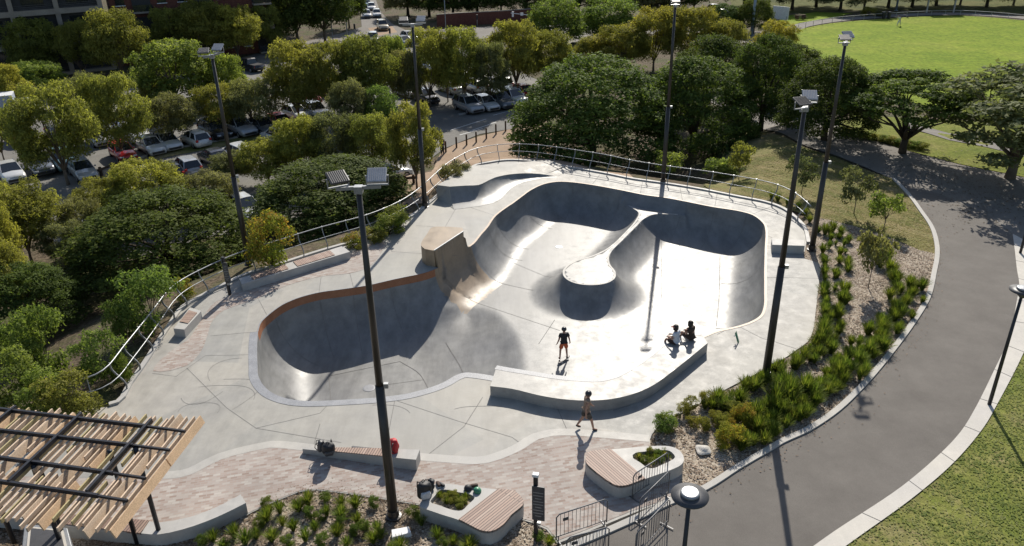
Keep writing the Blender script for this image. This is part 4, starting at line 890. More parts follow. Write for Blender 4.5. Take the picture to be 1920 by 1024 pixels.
def person(P, rz, label, J, shirt, pants, hat=None, shoes='black', sleeve=True, hair='hairdark', hairlen=.0, sc=1., shirtless=False, longp=False):
    """J: joints in metres, x right, y forward, z up"""
    o = empty('person', tuple(P), rz, label, 'person'); o.scale = (sc,)*3
    names = ['pel', 'waist', 'chest', 'neck', 'hb', 'ht']; V = [J[n] for n in names]; R_ = [(.13, .1), (.115, .09), (.14, .1), .05, .075, .085]; E_ = [(i, i+1) for i in range(5)]
    head = Vector(J['ht']); V.append(tuple(head+Vector((0, 0, .07)))); R_.append(.06); E_.append((5, 6))
    fd = Vector(J.get('face', (0, 1, 0))).normalized(); V.append(tuple(head+fd*.085+Vector((0, 0, -.035)))); R_.append(.03); E_.append((5, 7))
    def chain(start, pts, rs):
        prev = start
        for p, r in zip(pts, rs): V.append(tuple(p)); R_.append(r); E_.append((prev, len(V)-1)); prev = len(V)-1
        return prev
    for s in ('l', 'r'):
        w = chain(2, [J[s+'sh'], J[s+'el'], J[s+'wr']], [.055, .042, .03])
        wr = Vector(J[s+'wr']); el = Vector(J[s+'el']); d = (wr-el).normalized(); sd_ = d.orthogonal().normalized(); up = d.cross(sd_)
        pm = chain(w, [wr+d*.07], [.032])
        for k in range(4):
            b0 = wr+d*.09+sd_*(.024*(k-1.5)); ln = (.055, .07, .065, .05)[k]; chain(pm, [b0, b0+d*ln*.6+up*.012, b0+d*ln+up*.035], [.010, .009, .008])
        chain(w, [wr+d*.03+sd_*.035, wr+d*.075+sd_*.055], [.012, .009])
        kn, an = Vector(J[s+'kn']), Vector(J[s+'an']); toe = Vector(J[s+'to'])
        chain(0, [J[s+'hp'], kn, an, toe], [.085, .058, .038, .03])
    skinmesh('body', V, E_, R_, 'skin' if not shirtless else 'skin', o, 0)
    if shirt:
        v = [J['waist'], J['chest'], Vector(J['neck'])-Vector((0, 0, .03)), Vector(J['pel'])+Vector((0, 0, .02)), J['lsh'], J['rsh']]
        e = [(0, 1), (1, 2), (0, 3), (1, 4), (1, 5)]; r = [(.17, .13), (.2, .14), .075, (.18, .14), .09, .09]
        for s, i in (('l', 4), ('r', 5)):
            a, c = Vector(J[s+'sh']), Vector(J[s+'el']); v.append(a+(c-a)*(.6 if sleeve else .15)); e.append((i, len(v)-1)); r.append(.075)
        skinmesh('shirt', v, e, r, shirt, o, 0)
    if pants:
        v = [J['pel'], Vector(J['pel'])+(Vector(J['waist'])-Vector(J['pel']))*.45]; e = [(0, 1)]; r = [(.17, .14), (.15, .12)]
        for s in ('l', 'r'):
            hp, kn, an = Vector(J[s+'hp']), Vector(J[s+'kn']), Vector(J[s+'an']); v += [hp, hp+(kn-hp)*(.85 if not longp else 1)]; n = len(v); e += [(0, n-2), (n-2, n-1)]; r += [.115, .11]
            if longp: v.append(kn+(an-kn)*.9); e.append((n-1, n)); r.append(.06)
        skinmesh('shorts' if not longp else 'trousers', v, e, r, pants, o, 0)
    for s in ('l', 'r'):
        an, toe = Vector(J[s+'an']), Vector(J[s+'to']); d = (toe-an); skinmesh('shoe', [an-d*.25-Vector((0, 0, .02)), an+d*.3-Vector((0, 0, .03)), toe], [(0, 1), (1, 2)], [.045, .05, .04], shoes, o, 0, 1)
    hb = MB()
    if hat == 'helmet': hb.lathe([(.115, -.01), (.128, .03), (.12, .09), (.085, .135), (.03, .155), (.003, .157)], tuple(head), 16); hb.build('helmet', 'helmetdark', o, True)
    elif hat == 'cap':
        hb.lathe([(.105, .0), (.112, .03), (.1, .08), (.06, .115), (.003, .125)], tuple(head+Vector((0, 0, .02))), 16); f_ = fd; hb.beam(head+f_*.09+Vector((0, 0, .03)), head+f_*.19+Vector((0, 0, .01)), .15, .012); hb.build('cap', 'capred', o, True)
    if hat != 'helmet':
        q = blob('hair', hair, (.2, .21, .2+hairlen), 4, o, .05, 2); q.location = head-fd*.025+Vector((0, 0, -.04-hairlen))
    return o
M['hairdark'] = plain('dark_hair', (.025, .017, .012), .7); M['helmetdark'] = plain('dark_helmet', (.03, .03, .033), .35); M['capred'] = plain('faded_red_cap', (.35, .12, .1), .7)
M['shirtdark'] = plain('dark_shirt', (.03, .032, .035), .8, .2); M['shortsorange'] = plain('coral_shorts', (.5, .13, .06), .8, .2); M['shirtwhite'] = plain('white_tshirt', (.6, .62, .66), .8, .2)
M['shortsbrown'] = plain('brown_shorts', (.07, .045, .035), .8, .2); M['shirtcamo'] = grainy('patterned_cloth', (.015, .014, .014), (.14, .12, .1), 11, .8, .2); M['tantop'] = grainy('tan_patterned_top', (.16, .11, .08), (.42, .31, .23), 9, .8, .2); M['browntop'] = plain('dark_brown_top', (.06, .04, .03), .8, .2); M['creamtop'] = plain('cricket_whites', (.62, .62, .58), .8, .2)
def stand(arms=.16, lean=0., stride=0.):
    J = dict(pel=(0, 0, .92), waist=(0, lean*.3, 1.08), chest=(0, lean*.7, 1.3), neck=(0, lean, 1.46), hb=(0, lean+.01, 1.53), ht=(0, lean+.02, 1.62))
    for s, k in (('l', -1), ('r', 1)):
        J[s+'sh'] = (k*.18, lean*.9, 1.4); J[s+'el'] = (k*(.2+arms*.6), lean-.03-k*stride*.3, 1.13); J[s+'wr'] = (k*(.22+arms), lean+.06-k*stride*.6, .9)
        J[s+'hp'] = (k*.09, 0, .88); f = k*stride; J[s+'kn'] = (k*.1, f*.5+.05, .49+(.03 if f < 0 else 0)); J[s+'an'] = (k*.1, f-.02, .09+(.1 if f < 0 else 0)); J[s+'to'] = (k*.12, f+.14, .04+(.04 if f < 0 else 0))
    return J
# the skater rolling away from us on the bowl floor
gp = G(1057, 673, ZM+.12); skateboard((gp[0], gp[1], ZM), .25-PI/2+.55, 0, 'skateboard under the feet of the skater in coral shorts', 'black')
J = stand(.09); J['lan'] = (-.2, -.03, .09); J['lkn'] = (-.16, .06, .5); J['ran'] = (.18, .05, .09); J['rkn'] = (.15, .1, .5); J['lto'] = (-.22, .1, .04); J['rto'] = (.2, .18, .04)
person((gp[0], gp[1], ZM+.12), .15, 'skater in dark shirt, coral shorts and helmet rolling across the bowl floor', J, 'shirtdark', 'shortsorange', 'helmet')
# walker on the bricks
gp = G(1098, 806); J = stand(.1, .05, .3); person((gp[0], gp[1], 0), -1.45, 'walking person in a helmet and patterned clothes below the curved ledge', J, 'tantop', 'shirtcamo', 'helmet', 'black', False)
# two people sitting on the ledge, legs over the bowl side
def sit(cross=False, lean=.0):
    J = dict(pel=(0, 0, .1), waist=(0, -.02+lean*.3, .26), chest=(0, .02+lean, .46), neck=(0, .06+lean, .62), hb=(0, .09+lean, .68), ht=(0, .11+lean, .77))
    for s, k in (('l', -1), ('r', 1)):
        J[s+'sh'] = (k*.17, .03+lean, .57); J[s+'el'] = (k*.24, .12+lean, .33); J[s+'wr'] = (k*.14, .34+lean, .3)
        J[s+'hp'] = (k*.09, .04, .1)
        if cross: J[s+'kn'] = (k*.26, .4, .38); J[s+'an'] = (k*.12, .5, .08); J[s+'to'] = (k*.13, .64, .05)
        else: J[s+'kn'] = (k*.14, .45, .16); J[s+'an'] = (k*.13, .55, -.26); J[s+'to'] = (k*.14, .7, -.28)
    return J
gp = G(1268, 645, .5); person((gp[0], gp[1], .51), .85, 'seated person in white T-shirt and cap on the curved ledge', sit(), 'shirtwhite', 'shortsbrown', 'cap', 'black', True, 'hairdark', .08)
gp = G(1297, 638, .5); person((gp[0], gp[1], .51), .75, 'seated person in dark brown top with knees up at the end of the curved ledge', sit(True, .05), 'browntop', 'shortsbrown', None, 'black', True, 'hairdark', .1)
gp = W(830, 290); person(tuple(gp), .6, 'person in dark clothes standing by the bollards', stand(.06), 'shirtdark', 'shirtdark', None, 'black', True, 'hairdark', 0, 1, False, True)
gp = W(1685, 48); J = stand(.3, .35, .35); J['rwr'] = (.3, .3, 1.7); J['rel'] = (.28, .1, 1.5); person(tuple(gp), 2.2, 'cricketer in white bending forward on the oval', J, 'creamtop', 'creamtop', None, 'black', True, 'hairdark', 0, 1, False, True)
# ------------------------------------------------------------------ cars
PAINTS = {}
def paint(n, c, metal=.2):
    m, nt, b = nodes('car_paint_'+n, .28, .5, metal); v = objvec(nt); q = noise(nt, 3, 3, v)
    nt.links.new(ramp(nt, q.outputs[0], [(.3, tuple(x*.92 for x in c)), (.7, c)]).outputs[0], b.inputs['Base Color']); b.inputs['Coat Weight'].default_value = .6; PAINTS[n] = m
for n_, c in (('white', (.62, .62, .6)), ('silver', (.38, .39, .40)), ('grey', (.12, .13, .14)), ('black', (.018, .018, .022)), ('red', (.42, .02, .02)), ('blue', (.05, .09, .2)), ('teal', (.12, .22, .24)), ('tan', (.34, .30, .22)), ('maroon', (.15, .02, .025))): paint(n_, c)
M['lampglass'] = plain('headlamp_glass', (.55, .56, .58), .12, .6)
SHAPES = { # side profile of the lower body and of the cabin: (y forward, z)
 'hatch': (4.1, 1.74, [(-2.0, .3), (-2.02, .75), (-1.9, .93), (.75, .95), (1.75, .78), (2.02, .6), (2.04, .3)], [(-1.93, .92), (-1.55, 1.4), (-1.2, 1.47), (.1, 1.46), (.95, .94)]),
 'sedan': (4.7, 1.82, [(-2.3, .3), (-2.33, .7), (-2.2, .92), (-1.5, .96), (1.0, .93), (2.05, .78), (2.33, .58), (2.34, .3)], [(-1.75, .95), (-1.1, 1.38), (-.7, 1.44), (.25, 1.43), (1.15, .92)]),
 'suv': (4.65, 1.88, [(-2.25, .38), (-2.3, .85), (-2.2, 1.05), (1.0, 1.06), (2.05, .92), (2.3, .7), (2.32, .38)], [(-2.2, 1.04), (-1.95, 1.55), (-1.6, 1.69), (.25, 1.68), (1.05, 1.05)]),
 'ute': (5.2, 1.86, [(-2.6, .42), (-2.62, .95), (-2.55, 1.0), (-.7, 1.02), (1.3, 1.02), (2.35, .92), (2.58, .7), (2.6, .4)], [(-.85, 1.0), (-.7, 1.6), (-.5, 1.72), (.45, 1.7), (1.3, 1.0)]),
}
def make_car(kind):
    Lc, Wd, low_, cab = SHAPES[kind]; root = empty('parked_car'); h = Wd/2
    def shell(prof, w0, w1, z1, inset=0.):
        """profile swept across the car with rounded shoulders"""
        b = MB(); secs = [(-w0, .0), (-w0*.97, .5), (-w0*.82, 1), (w0*.82, 1), (w0*.97, .5), (w0, .0)]
        rings = []
        return b
    wheels = [1.32 if kind != 'ute' else 1.6, -1.28 if kind != 'ute' else -1.55]
    # body: sections along y
    def zt(prof, y):
        for (y0, z0), (y1, z1) in zip(prof[1:-2] if False else prof[:-1], prof[1:]):
            if y0 <= y <= y1 and y1-y0 > 1e-6: return z0+(z1-z0)*(y-y0)/(y1-y0)
        return None
    topp = [p for p in low_[1:-1]]; ys = np.linspace(topp[0][0], topp[-1][0], 22); zb = low_[0][1]; b = MB(); rings = []
    for i, y in enumerate(ys):
        z = np.interp(y, [p[0] for p in topp], [p[1] for p in topp]); t = abs(y)/(Lc/2); w = h*(1-.13*max(0, t-.72)/.28)
        rings.append([(-w*.93, y, zb-.08), (-w, y, zb+.12), (-w*1.0, y, zb+(z-zb)*.62), (-w*.93, y, z-.04), (-w*.8, y, z), (0, y, z+.035), (w*.8, y, z), (w*.93, y, z-.04), (w*1.0, y, zb+(z-zb)*.62), (w, y, zb+.12), (w*.93, y, zb-.08)])
    n = 11; b.add([p for r_ in rings for p in r_], [(i*n+j, (i+1)*n+j, (i+1)*n+(j+1) % n, i*n+(j+1) % n) for i in range(len(rings)-1) for j in range(n)]+[tuple(range(n)), tuple(range((len(rings)-1)*n+n-1, (len(rings)-1)*n-1, -1))])
    body = b.build('body', 'paintslot', root, True)
    # cabin: glass block, roof and pillars
    yb, ytb, yt, yf = cab[0][0], cab[1][0], cab[-2][0], cab[-1][0]; g = MB()
    wb, wt = h*.86, h*.66
    lower = [(yb+.03, cab[0][1]), (yf, cab[-1][1])]
    vs = []
    for (y, z) in cab: w = wb if z < 1.1 and (y in (yb, yf)) else wt+(wb-wt)*.12; vs += [(-w, y, z), (w, y, z)]
    m_ = len(cab); fs = [(2*i, 2*i+1, 2*i+3, 2*i+2) for i in range(m_-1)]+[tuple(2*i for i in range(m_)), tuple(2*i+1 for i in range(m_-1, -1, -1)), (0, 2*m_-2, 2*m_-1, 1)]
    g.add(vs, fs); g.build('windows', 'glass', root)
    r_ = MB(); y0, z0 = cab[1] if kind != 'ute' else cab[2]; y0, z0 = cab[1][0]+.05, cab[1][1]; yy = [cab[1][0], cab[2][0], cab[-2][0]]; zz = [cab[1][1], cab[2][1], cab[-2][1]]; w = wt+(wb-wt)*.16
    rr = []
    for y, z in zip(yy, zz): rr += [(-w, y, z-.03), (-w*.93, y, z+.02), (0, y, z+.045), (w*.93, y, z+.02), (w, y, z-.03)]
    r_.add(rr, [(i*5+j, i*5+j+1, (i+1)*5+j+1, (i+1)*5+j) for i in range(2) for j in range(4)]+[(0, 1, 2, 3, 4), (14, 13, 12, 11, 10)])
    for s in (-1, 1):
        k_ = s*(wt+(wb-wt)*.16); r_.beam((s*wb, yf-.02, cab[-1][1]), (k_, yt, zz[2]), .06, .05); r_.beam((s*wb, yb+.05, cab[0][1]), (k_, cab[1][0], zz[0]), .1, .08); r_.beam((s*wb*1.0, (yb+yf)/2-.1, cab[0][1]), (k_, (yb+yf)/2-.15, zz[2]-.02), .03, .09)
    r_.build('roof', 'paintslot', root)
    for y in wheels:
        for s in (-1, 1):
            wmb = empty_child('wheel', root, (s*(h-.11), y, .33))
            t = MB(); t.tube([(-.11, 0, 0), (.11, 0, 0)], .33, 18); t.build('tyre', 'rubber', wmb, False, .02)
            t = MB(); t.tube([(s*.1, 0, 0), (s*.122, 0, 0)], .2, 14); t.build('rim', 'rim', wmb)
    zf = np.interp(ys[-1], [p[0] for p in topp], [p[1] for p in topp])
    for s in (-1, 1):
        MB().box((s*h*.66, Lc/2-.12, zf-.02), (.34, .22, .14), rz=-s*.25).build('headlight', 'lampglass', root, False, .02)
        MB().box((s*h*.76, -Lc/2+.05, .82 if kind != 'suv' else .95), (.22, .12, .2)).build('tail_light', 'red', root, False, .02)
        MB().box((s*(h+.05), yf-.25, cab[-1][1]+.06), (.16, .1, .12)).build('mirror', 'paintslot', root, False, .02)
    MB().box((0, Lc/2-.02, zb+.1), (h*1.3, .08, .2)).build('grille', 'black', root)
    MB().box((0, -Lc/2+.0, zb+.25), (.5, .04, .12)).build('number_plate', 'white', root)
    if kind == 'ute': MB().box((0, -1.7, 1.03), (h*1.6, 1.6, .04)).build('tray_cover', 'black', root)
    return root
M['paintslot'] = PAINTS['white']
PROTO = {}
def car(x, y, hx, hy, kind, col, label):
    """centre pixel, heading given by the pixel the nose points to"""
    if kind not in PROTO: o = make_car(kind); PROTO[kind] = o; PROTO[kind+'_t'] = [o]
    else: o = copy_tree(PROTO[kind])
    def rec(q):
        if q.type == 'MESH' and q.material_slots and q.name.split('.')[0] in ('body', 'roof', 'mirror'):
            q.material_slots[0].link = 'OBJECT'; q.material_slots[0].material = PAINTS[col]
        for c in q.children: rec(c)
    rec(o)
    P = W(x, y); Q_ = W(hx, hy); d = Q_-P; o.location = (P[0], P[1], P[2]-.06); o.rotation_euler = (0, 0, math.atan2(d[1], d[0])-PI/2)
    tag(o, label, 'car', 'cars parked and driving beyond the skatepark')
CARS = [
 (878,207,905,218,'suv','silver','silver four wheel drive at the near end of the car row by the pale lane'),
 (911,203,935,213,'hatch','white','white hatchback parked right beside the silver four wheel drive'),
 (937,199,958,207,'suv','grey','dark grey car between two white cars at the lane'),
 (962,193,985,201,'suv','white','white car at the right end of the row by the lane'),
 (938,164,920,158,'hatch','white','white hatchback tail toward us in the second row behind the lane'),
 (985,182,1005,190,'hatch','red','small red car half hidden left of the big fig tree'),
 (888,170,868,163,'suv','white','white car under the trees at the back of the lane rows'),
 (845,172,825,165,'sedan','silver','silver sedan in shade right of the pole'),
 (800,190,820,198,'hatch','black','black hatchback under the trees right of the pole'),
 (783,145,803,152,'hatch','white','white car glimpsed through leaves beside the pole'),
 (805,132,825,138,'suv','white','white car glimpsed above another white car beside the pole'),
 (690,156,712,164,'sedan','white','white sedan between tree trunks near the middle of the car park'),
 (735,145,757,152,'suv','silver','silver car between tree trunks left of the pole'),
 (635,180,657,187,'hatch','silver','small silver car deep among the trees'),
 (557,222,580,230,'hatch','white','white hatchback to the right of the red car in the trees'),
 (592,219,612,227,'suv','silver','silver car at the right end of the middle row'),
 (528,240,552,250,'hatch','red','bright red hatchback with glaring windscreen in the middle of the car park'),
 (492,246,516,254,'sedan','grey','grey sedan left of the bright red hatchback'),
 (452,250,472,258,'suv','silver','silver wagon beside the pole beyond the long bench'),
 (405,256,425,264,'suv','black','black wagon facing us in the middle row'),
 (368,270,350,262,'hatch','white','white hatchback tail toward us in the middle row'),
 (313,275,332,285,'sedan','white','white sedan with its bonnet toward us in the middle row'),
 (285,284,300,293,'hatch','white','white hatchback beside the red one in the middle row'),
 (232,295,245,305,'hatch','red','red hatchback at the left end of the middle row'),
 (448,300,430,292,'suv','white','white wagon with roof rails in the near row'),
 (404,306,388,297,'sedan','black','black sedan with bluish roof in the near row'),
 (352,322,338,312,'hatch','silver','pale silver hatchback in the near row'),
 (318,332,304,322,'hatch','black','black hatchback with tail lights in the near row'),
 (122,312,133,325,'suv','teal','pale teal car behind the tall tree trunk at left'),
 (75,320,88,333,'ute','grey','dark grey four wheel drive at left'),
 (22,333,33,345,'sedan','white','white sedan at the left edge'),
 (38,267,50,277,'hatch','red','red hatchback far left behind the grey four wheel drive'),
 (463,403,480,414,'hatch','white','white hatchback close behind the pole near the long bench'),
 (728,336,748,330,'hatch','white','white car roof showing above the railing near the gravel'),
 (186,455,200,470,'suv','silver','silver car hidden in the trees left of the dark fig'),
 (208,242,222,252,'hatch','silver','silver hatchback in leaves at upper left'),
 (372,205,390,212,'sedan','white','white sedan in the shade of the bright broadleaf tree'),
 (470,131,452,127,'ute','black','black utility with white canopy at the street corner'),
 (700,80,700,95,'suv','silver','silver car driving along the side street'),
 (718,55,725,64,'suv','tan','tan station wagon turning at the junction'),
 (688,32,690,45,'sedan','silver','silver sedan leading the queue on the far street'),
 (707,31,709,44,'hatch','white','white hatchback beside the silver sedan on the far street'),
 (697,18,698,30,'hatch','white','white car second in the queue on the far street'),
 (688,12,689,24,'sedan','teal','blue grey car at the top of the far street'),
 (768,75,785,80,'hatch','white','white hatchback at the junction beside the pole top'),
 (758,84,776,89,'sedan','silver','pale sedan half hidden below the white hatchback at the junction'),
 (1087,97,1105,101,'sedan','black','black sedan parked between the trees at upper centre'),
 (1300,38,1320,42,'hatch','white','white car glimpsed between far trees at upper right centre'),
 (1345,25,1365,28,'suv','silver','silver car glimpsed between the far trunks'),
 (158,330,170,341,'hatch','silver','silver hatchback beyond the tall tree trunk at left'),
 (258,262,270,270,'suv','white','white car in the back row left of the pale grey trees'),(186,268,198,277,'hatch','white','white hatchback in leaves behind the red hatchback row'),
 (524,268,508,262,'suv','white','white wagon in the near row right of the wagon with roof rails'),(430,228,448,235,'hatch','red','small red hatchback shaded right of the pole'),(610,176,630,183,'suv','white','white car left of the small silver hatchback in the trees'),
 (665,172,687,180,'hatch','grey','grey hatchback between the small silver one and the white sedan'),(830,150,850,156,'hatch','white','white hatchback in the back row behind the silver sedan'),(858,145,878,151,'suv','silver','silver car at the back row under the trees above the lane'),
 (900,150,920,156,'hatch','white','white car in the far row under the widest tree'),(760,178,782,186,'sedan','white','white sedan just left of the pole among the trunks'),(112,262,124,271,'sedan','grey','grey sedan in the back row above the pale teal car'),(575,190,595,196,'sedan','red','red sedan in shade behind the bright red hatchback')]
for c in CARS: car(*c)
# box truck at the left edge
P = W(-2, 232); o = empty('box_truck', (P[0], P[1], P[2]-.06), -1.15, 'pale blue grey box truck cut by the left edge', 'truck')
MB().box((0, -.6, 2.0), (2.3, 5.4, 2.6)).build('cargo_box', 'lorry', o, False, .05) if 'lorry' in M else None
M['lorry'] = plain('pale_blue_grey', (.36, .40, .45), .5); MB().box((0, -.6, 1.9), (2.3, 5.4, 2.5)).build('cargo_box', 'lorry', o, False, .05)
MB().box((0, -.6, 3.18), (2.34, 5.44, .06)).build('roof_panel', 'white', o)
b = MB(); b.add([(-1, 2.2, .6), (1, 2.2, .6), (1, 3.9, .6), (-1, 3.9, .6), (-1, 2.2, 2.4), (1, 2.2, 2.4), (.95, 3.3, 2.4), (-.95, 3.3, 2.4), (1, 3.9, 1.5), (-1, 3.9, 1.5)], [(0, 3, 2, 1), (4, 5, 6, 7), (0, 1, 5, 4), (2, 3, 9, 8), (7, 6, 8, 9), (1, 2, 8, 6, 5), (3, 0, 4, 7, 9)]); b.build('cab', 'lorry', o)
MB().box((0, 3.62, 2.0), (1.7, .05, .6), rx=.55).build('windscreen', 'glass', o)
for y in (-2.2, 2.9):
    for s in (-1, 1): MB().tube([(s*.85, y, .45), (s*1.1, y, .45)], .45, 16).build('wheel', 'rubber', o)
MB().box((0, 0, .65), (1.0, 6.5, .25)).build('chassis', 'black', o)
# ------------------------------------------------------------------ bollards, log fences, far street furniture
bol = None
for x, y, yt in ((836,284,265),(856,276,257),(875,271,252),(893,266,248),(912,259,242),(930,251,236),(948,245,230),(966,240,226)):
    P = W(x, y)
    if bol is None:
        bol = empty('bollard', (0, 0, 0), 0, 'weathered timber bollard between the pale lane and the gravel yard', 'bollard', 'timber bollards along the gravel yard'); MB().box((0, 0, .45), (.16, .16, 1.0)).build('post', 'wood', bol, False, .02); MB().box((0, 0, .97), (.13, .13, .05)).build('post_top', 'wood', bol, False, .015); o = bol
    else: o = copy_tree(bol)
    o.location = P
def logfence(x, y, x2, y2, label):
    a, c = W(x, y), W(x2, y2); m_ = (a+c)/2; L_ = np.linalg.norm(c-a); o = empty('log_barrier', tuple(m_), math.atan2(*(c-a)[[1, 0]]), label, 'log barrier', 'low log barriers')
    MB().tube([(-L_/2, 0, .62), (L_/2, 0, .62)], .11, 8).build('rail', 'wood', o)
    for s in (-.75, .0, .75): MB().box((s*L_/2*.9, 0, .38), (.2, .2, .95)).build('post', 'wood', o, False, .02)
logfence(112,545,185,515, 'old log barrier in the shade below the dark trees at left'); logfence(738,358,782,340, 'old log barrier on the verge beside the tall pole left of the wavy bank'); logfence(180,335,245,310, 'log barrier beside the tall tree trunk in the car park')
def tallpole(x, y, yt, r, mat, label, arm=None, name='mast'):
    P = W(x, y); H = up_to(P, yt); o = empty(name, tuple(P), 0, label, name.replace('_', ' ')); MB().tube([(0, 0, 0), (0, 0, H)], [r, r*.7], 10).build('pole', mat, o, True)
    MB().lathe([(r*1.8, 0), (r*1.8, .05), (r*1.2, .1)], (0, 0, 0), 12).build('base_plate', mat, o)
    if arm: MB().tube([(0, 0, H-.1), (arm*.3, 0, H+.25), (arm, 0, H+.3)], .05, 6).build('arm', mat, o); MB().box((arm*1.15, 0, H+.28), (.6, .25, .12)).build('lamp_head', 'white', o, False, .03)
M['bluegrey'] = plain('pale_blue_grey_steel', (.25, .30, .35), .5, .5, .3)
tallpole(1409,66,-30,.28,'bluegrey','thick pale grey floodlight mast left of the oval'); tallpole(1680,20,-60,.2,'bluegrey','thin grey floodlight mast behind the oval boundary')
tallpole(296,110,15,.09,'bluegrey','curved street lamp in front of the brick building',1.2,'street_lamp'); tallpole(652,72,-30,.1,'bluegrey','grey lamp post beside the far street',None,'street_lamp'); tallpole(625,80,38,.09,'bluegrey','street lamp with a short arm left of the junction',.9,'street_lamp')
tallpole(836,55,-40,.09,'bluegrey','pale post at the brick wall near the junction',None,'street_lamp')
def traffic(x, y, yt, label, arm=False):
    P = W(x, y); H = up_to(P, yt); o = empty('traffic_light', tuple(P), 0, label, 'traffic light'); MB().tube([(0, 0, 0), (0, 0, H)], .06, 8).build('pole', 'steel', o)
    MB().box((0, -.1, H-.4), (.3, .25, .9)).build('signal_box', 'black', o, False, .02)
    if arm: MB().tube([(0, 0, H-.2), (-5, 0, H+.4)], .06, 6).build('arm', 'white', o); MB().box((-4.6, -.1, H+.2), (.35, .25, .9)).build('signal_box', 'white', o, False, .02); MB().box((-3, -.05, H+.2), (.5, .08, .5)).build('plate', 'white', o)
traffic(667,72,45,'traffic light at the left corner of the junction'); traffic(732,72,53,'traffic light at the right corner of the junction'); traffic(1010,55,28,'traffic light with a long white arm over the street',True); traffic(895,48,28,'small signal post beside the dark brick wall')
# wall by the street
wl = smooth([W(*p) for p in [(820,50),(870,46),(920,44),(1000,38),(1040,34)]], 3); o = empty('street_wall', (0, 0, 0), 0, 'dark red brick wall along the far side of the street', 'wall')
b = MB(); Lp, Rp = ribbon_pts(wl, .35); n = len(Lp); b.prism([tuple(p) for p in Lp]+[tuple(p) for p in Rp[::-1]], -4, -.9); b.build('wall_body', 'brickwall', o); b = MB(); Lp, Rp = ribbon_pts(wl, .42); b.prism([tuple(p) for p in Lp]+[tuple(p) for p in Rp[::-1]], -.9, -.8); b.build('coping', 'render', o)
# oval: boundary fence, bins, sight screen, scoreboard
o = empty('oval_fence', (0, 0, 0), 0, 'low white rail fence around the cricket oval', 'fence'); fr = smooth([W(*p) for p in [(1462,72),(1485,60),(1510,52),(1560,43),(1640,36),(1720,31),(1800,29),(1920,38),(2050,58)]], 2.4)
MB().tube([(p[0], p[1], p[2]+.9) for p in fr], .035, 5).build('rail', 'steel', o)
for p in fr[::1]: MB().tube([(p[0], p[1], p[2]), (p[0], p[1], p[2]+.9)], .04, 5).build('post', 'steel', o)
for x in (1656, 1666):
    P = W(x, 35); o = empty('litter_bin', tuple(P), 0, 'dark litter bin at the oval edge, '+('left' if x == 1656 else 'right')+' of the two', 'bin', 'bins at the oval edge'); MB().lathe([(.28, 0), (.33, .9), (.33, 1.1)], (0, 0, 0), 12).build('bin_body', 'black', o); MB().lathe([(.35, 1.1), (.3, 1.25), (.02, 1.3)], (0, 0, 0), 12).build('lid', 'darkgrey', o)
P = W(1462, 38); o = empty('sight_screen', tuple(P), -.9, 'small white sight screen at the left end of the oval', 'sight screen'); MB().box((0, 0, 1.3), (3.4, .1, 2.3)).build('screen_panel', 'white', o)
for s in (-1, 1): MB().beam((s*1.4, 0, .2), (s*1.4, -.9, 0), .08, .08).box((s*1.4, 0, .4), (.1, .2, .8)).build('leg', 'steel', o)
P = W(1762, 24); o = empty('scoreboard', tuple(P), 0, 'dark green scoreboard on two posts behind the oval', 'scoreboard')
MB().box((0, 0, 3.6), (6, .3, 2.4)).build('board_panel', 'dgreen' if 'dgreen' in M else 'black', o)
for s in (-1, 1): MB().box((s*2.6, 0, 1.5), (.25, .25, 3)).build('post', 'steel', o)
MB().box((0, -.16, 2.75), (4, .04, .2)).build('name_strip', 'steel', o)
# far picnic table on the verge
P = W(1500, 36); o = empty('picnic_table', tuple(P), .2, 'dark picnic table on the verge beside the oval path', 'picnic table'); MB().box((0, 0, .75), (2, .8, .06)).build('table_top', 'wood', o)
for s in (-1, 1): MB().box((0, s*.75, .45), (2, .3, .05)).build('seat', 'wood', o); MB().box((s*.7, 0, .38), (.08, 1.3, .7)).build('leg', 'wood', o)
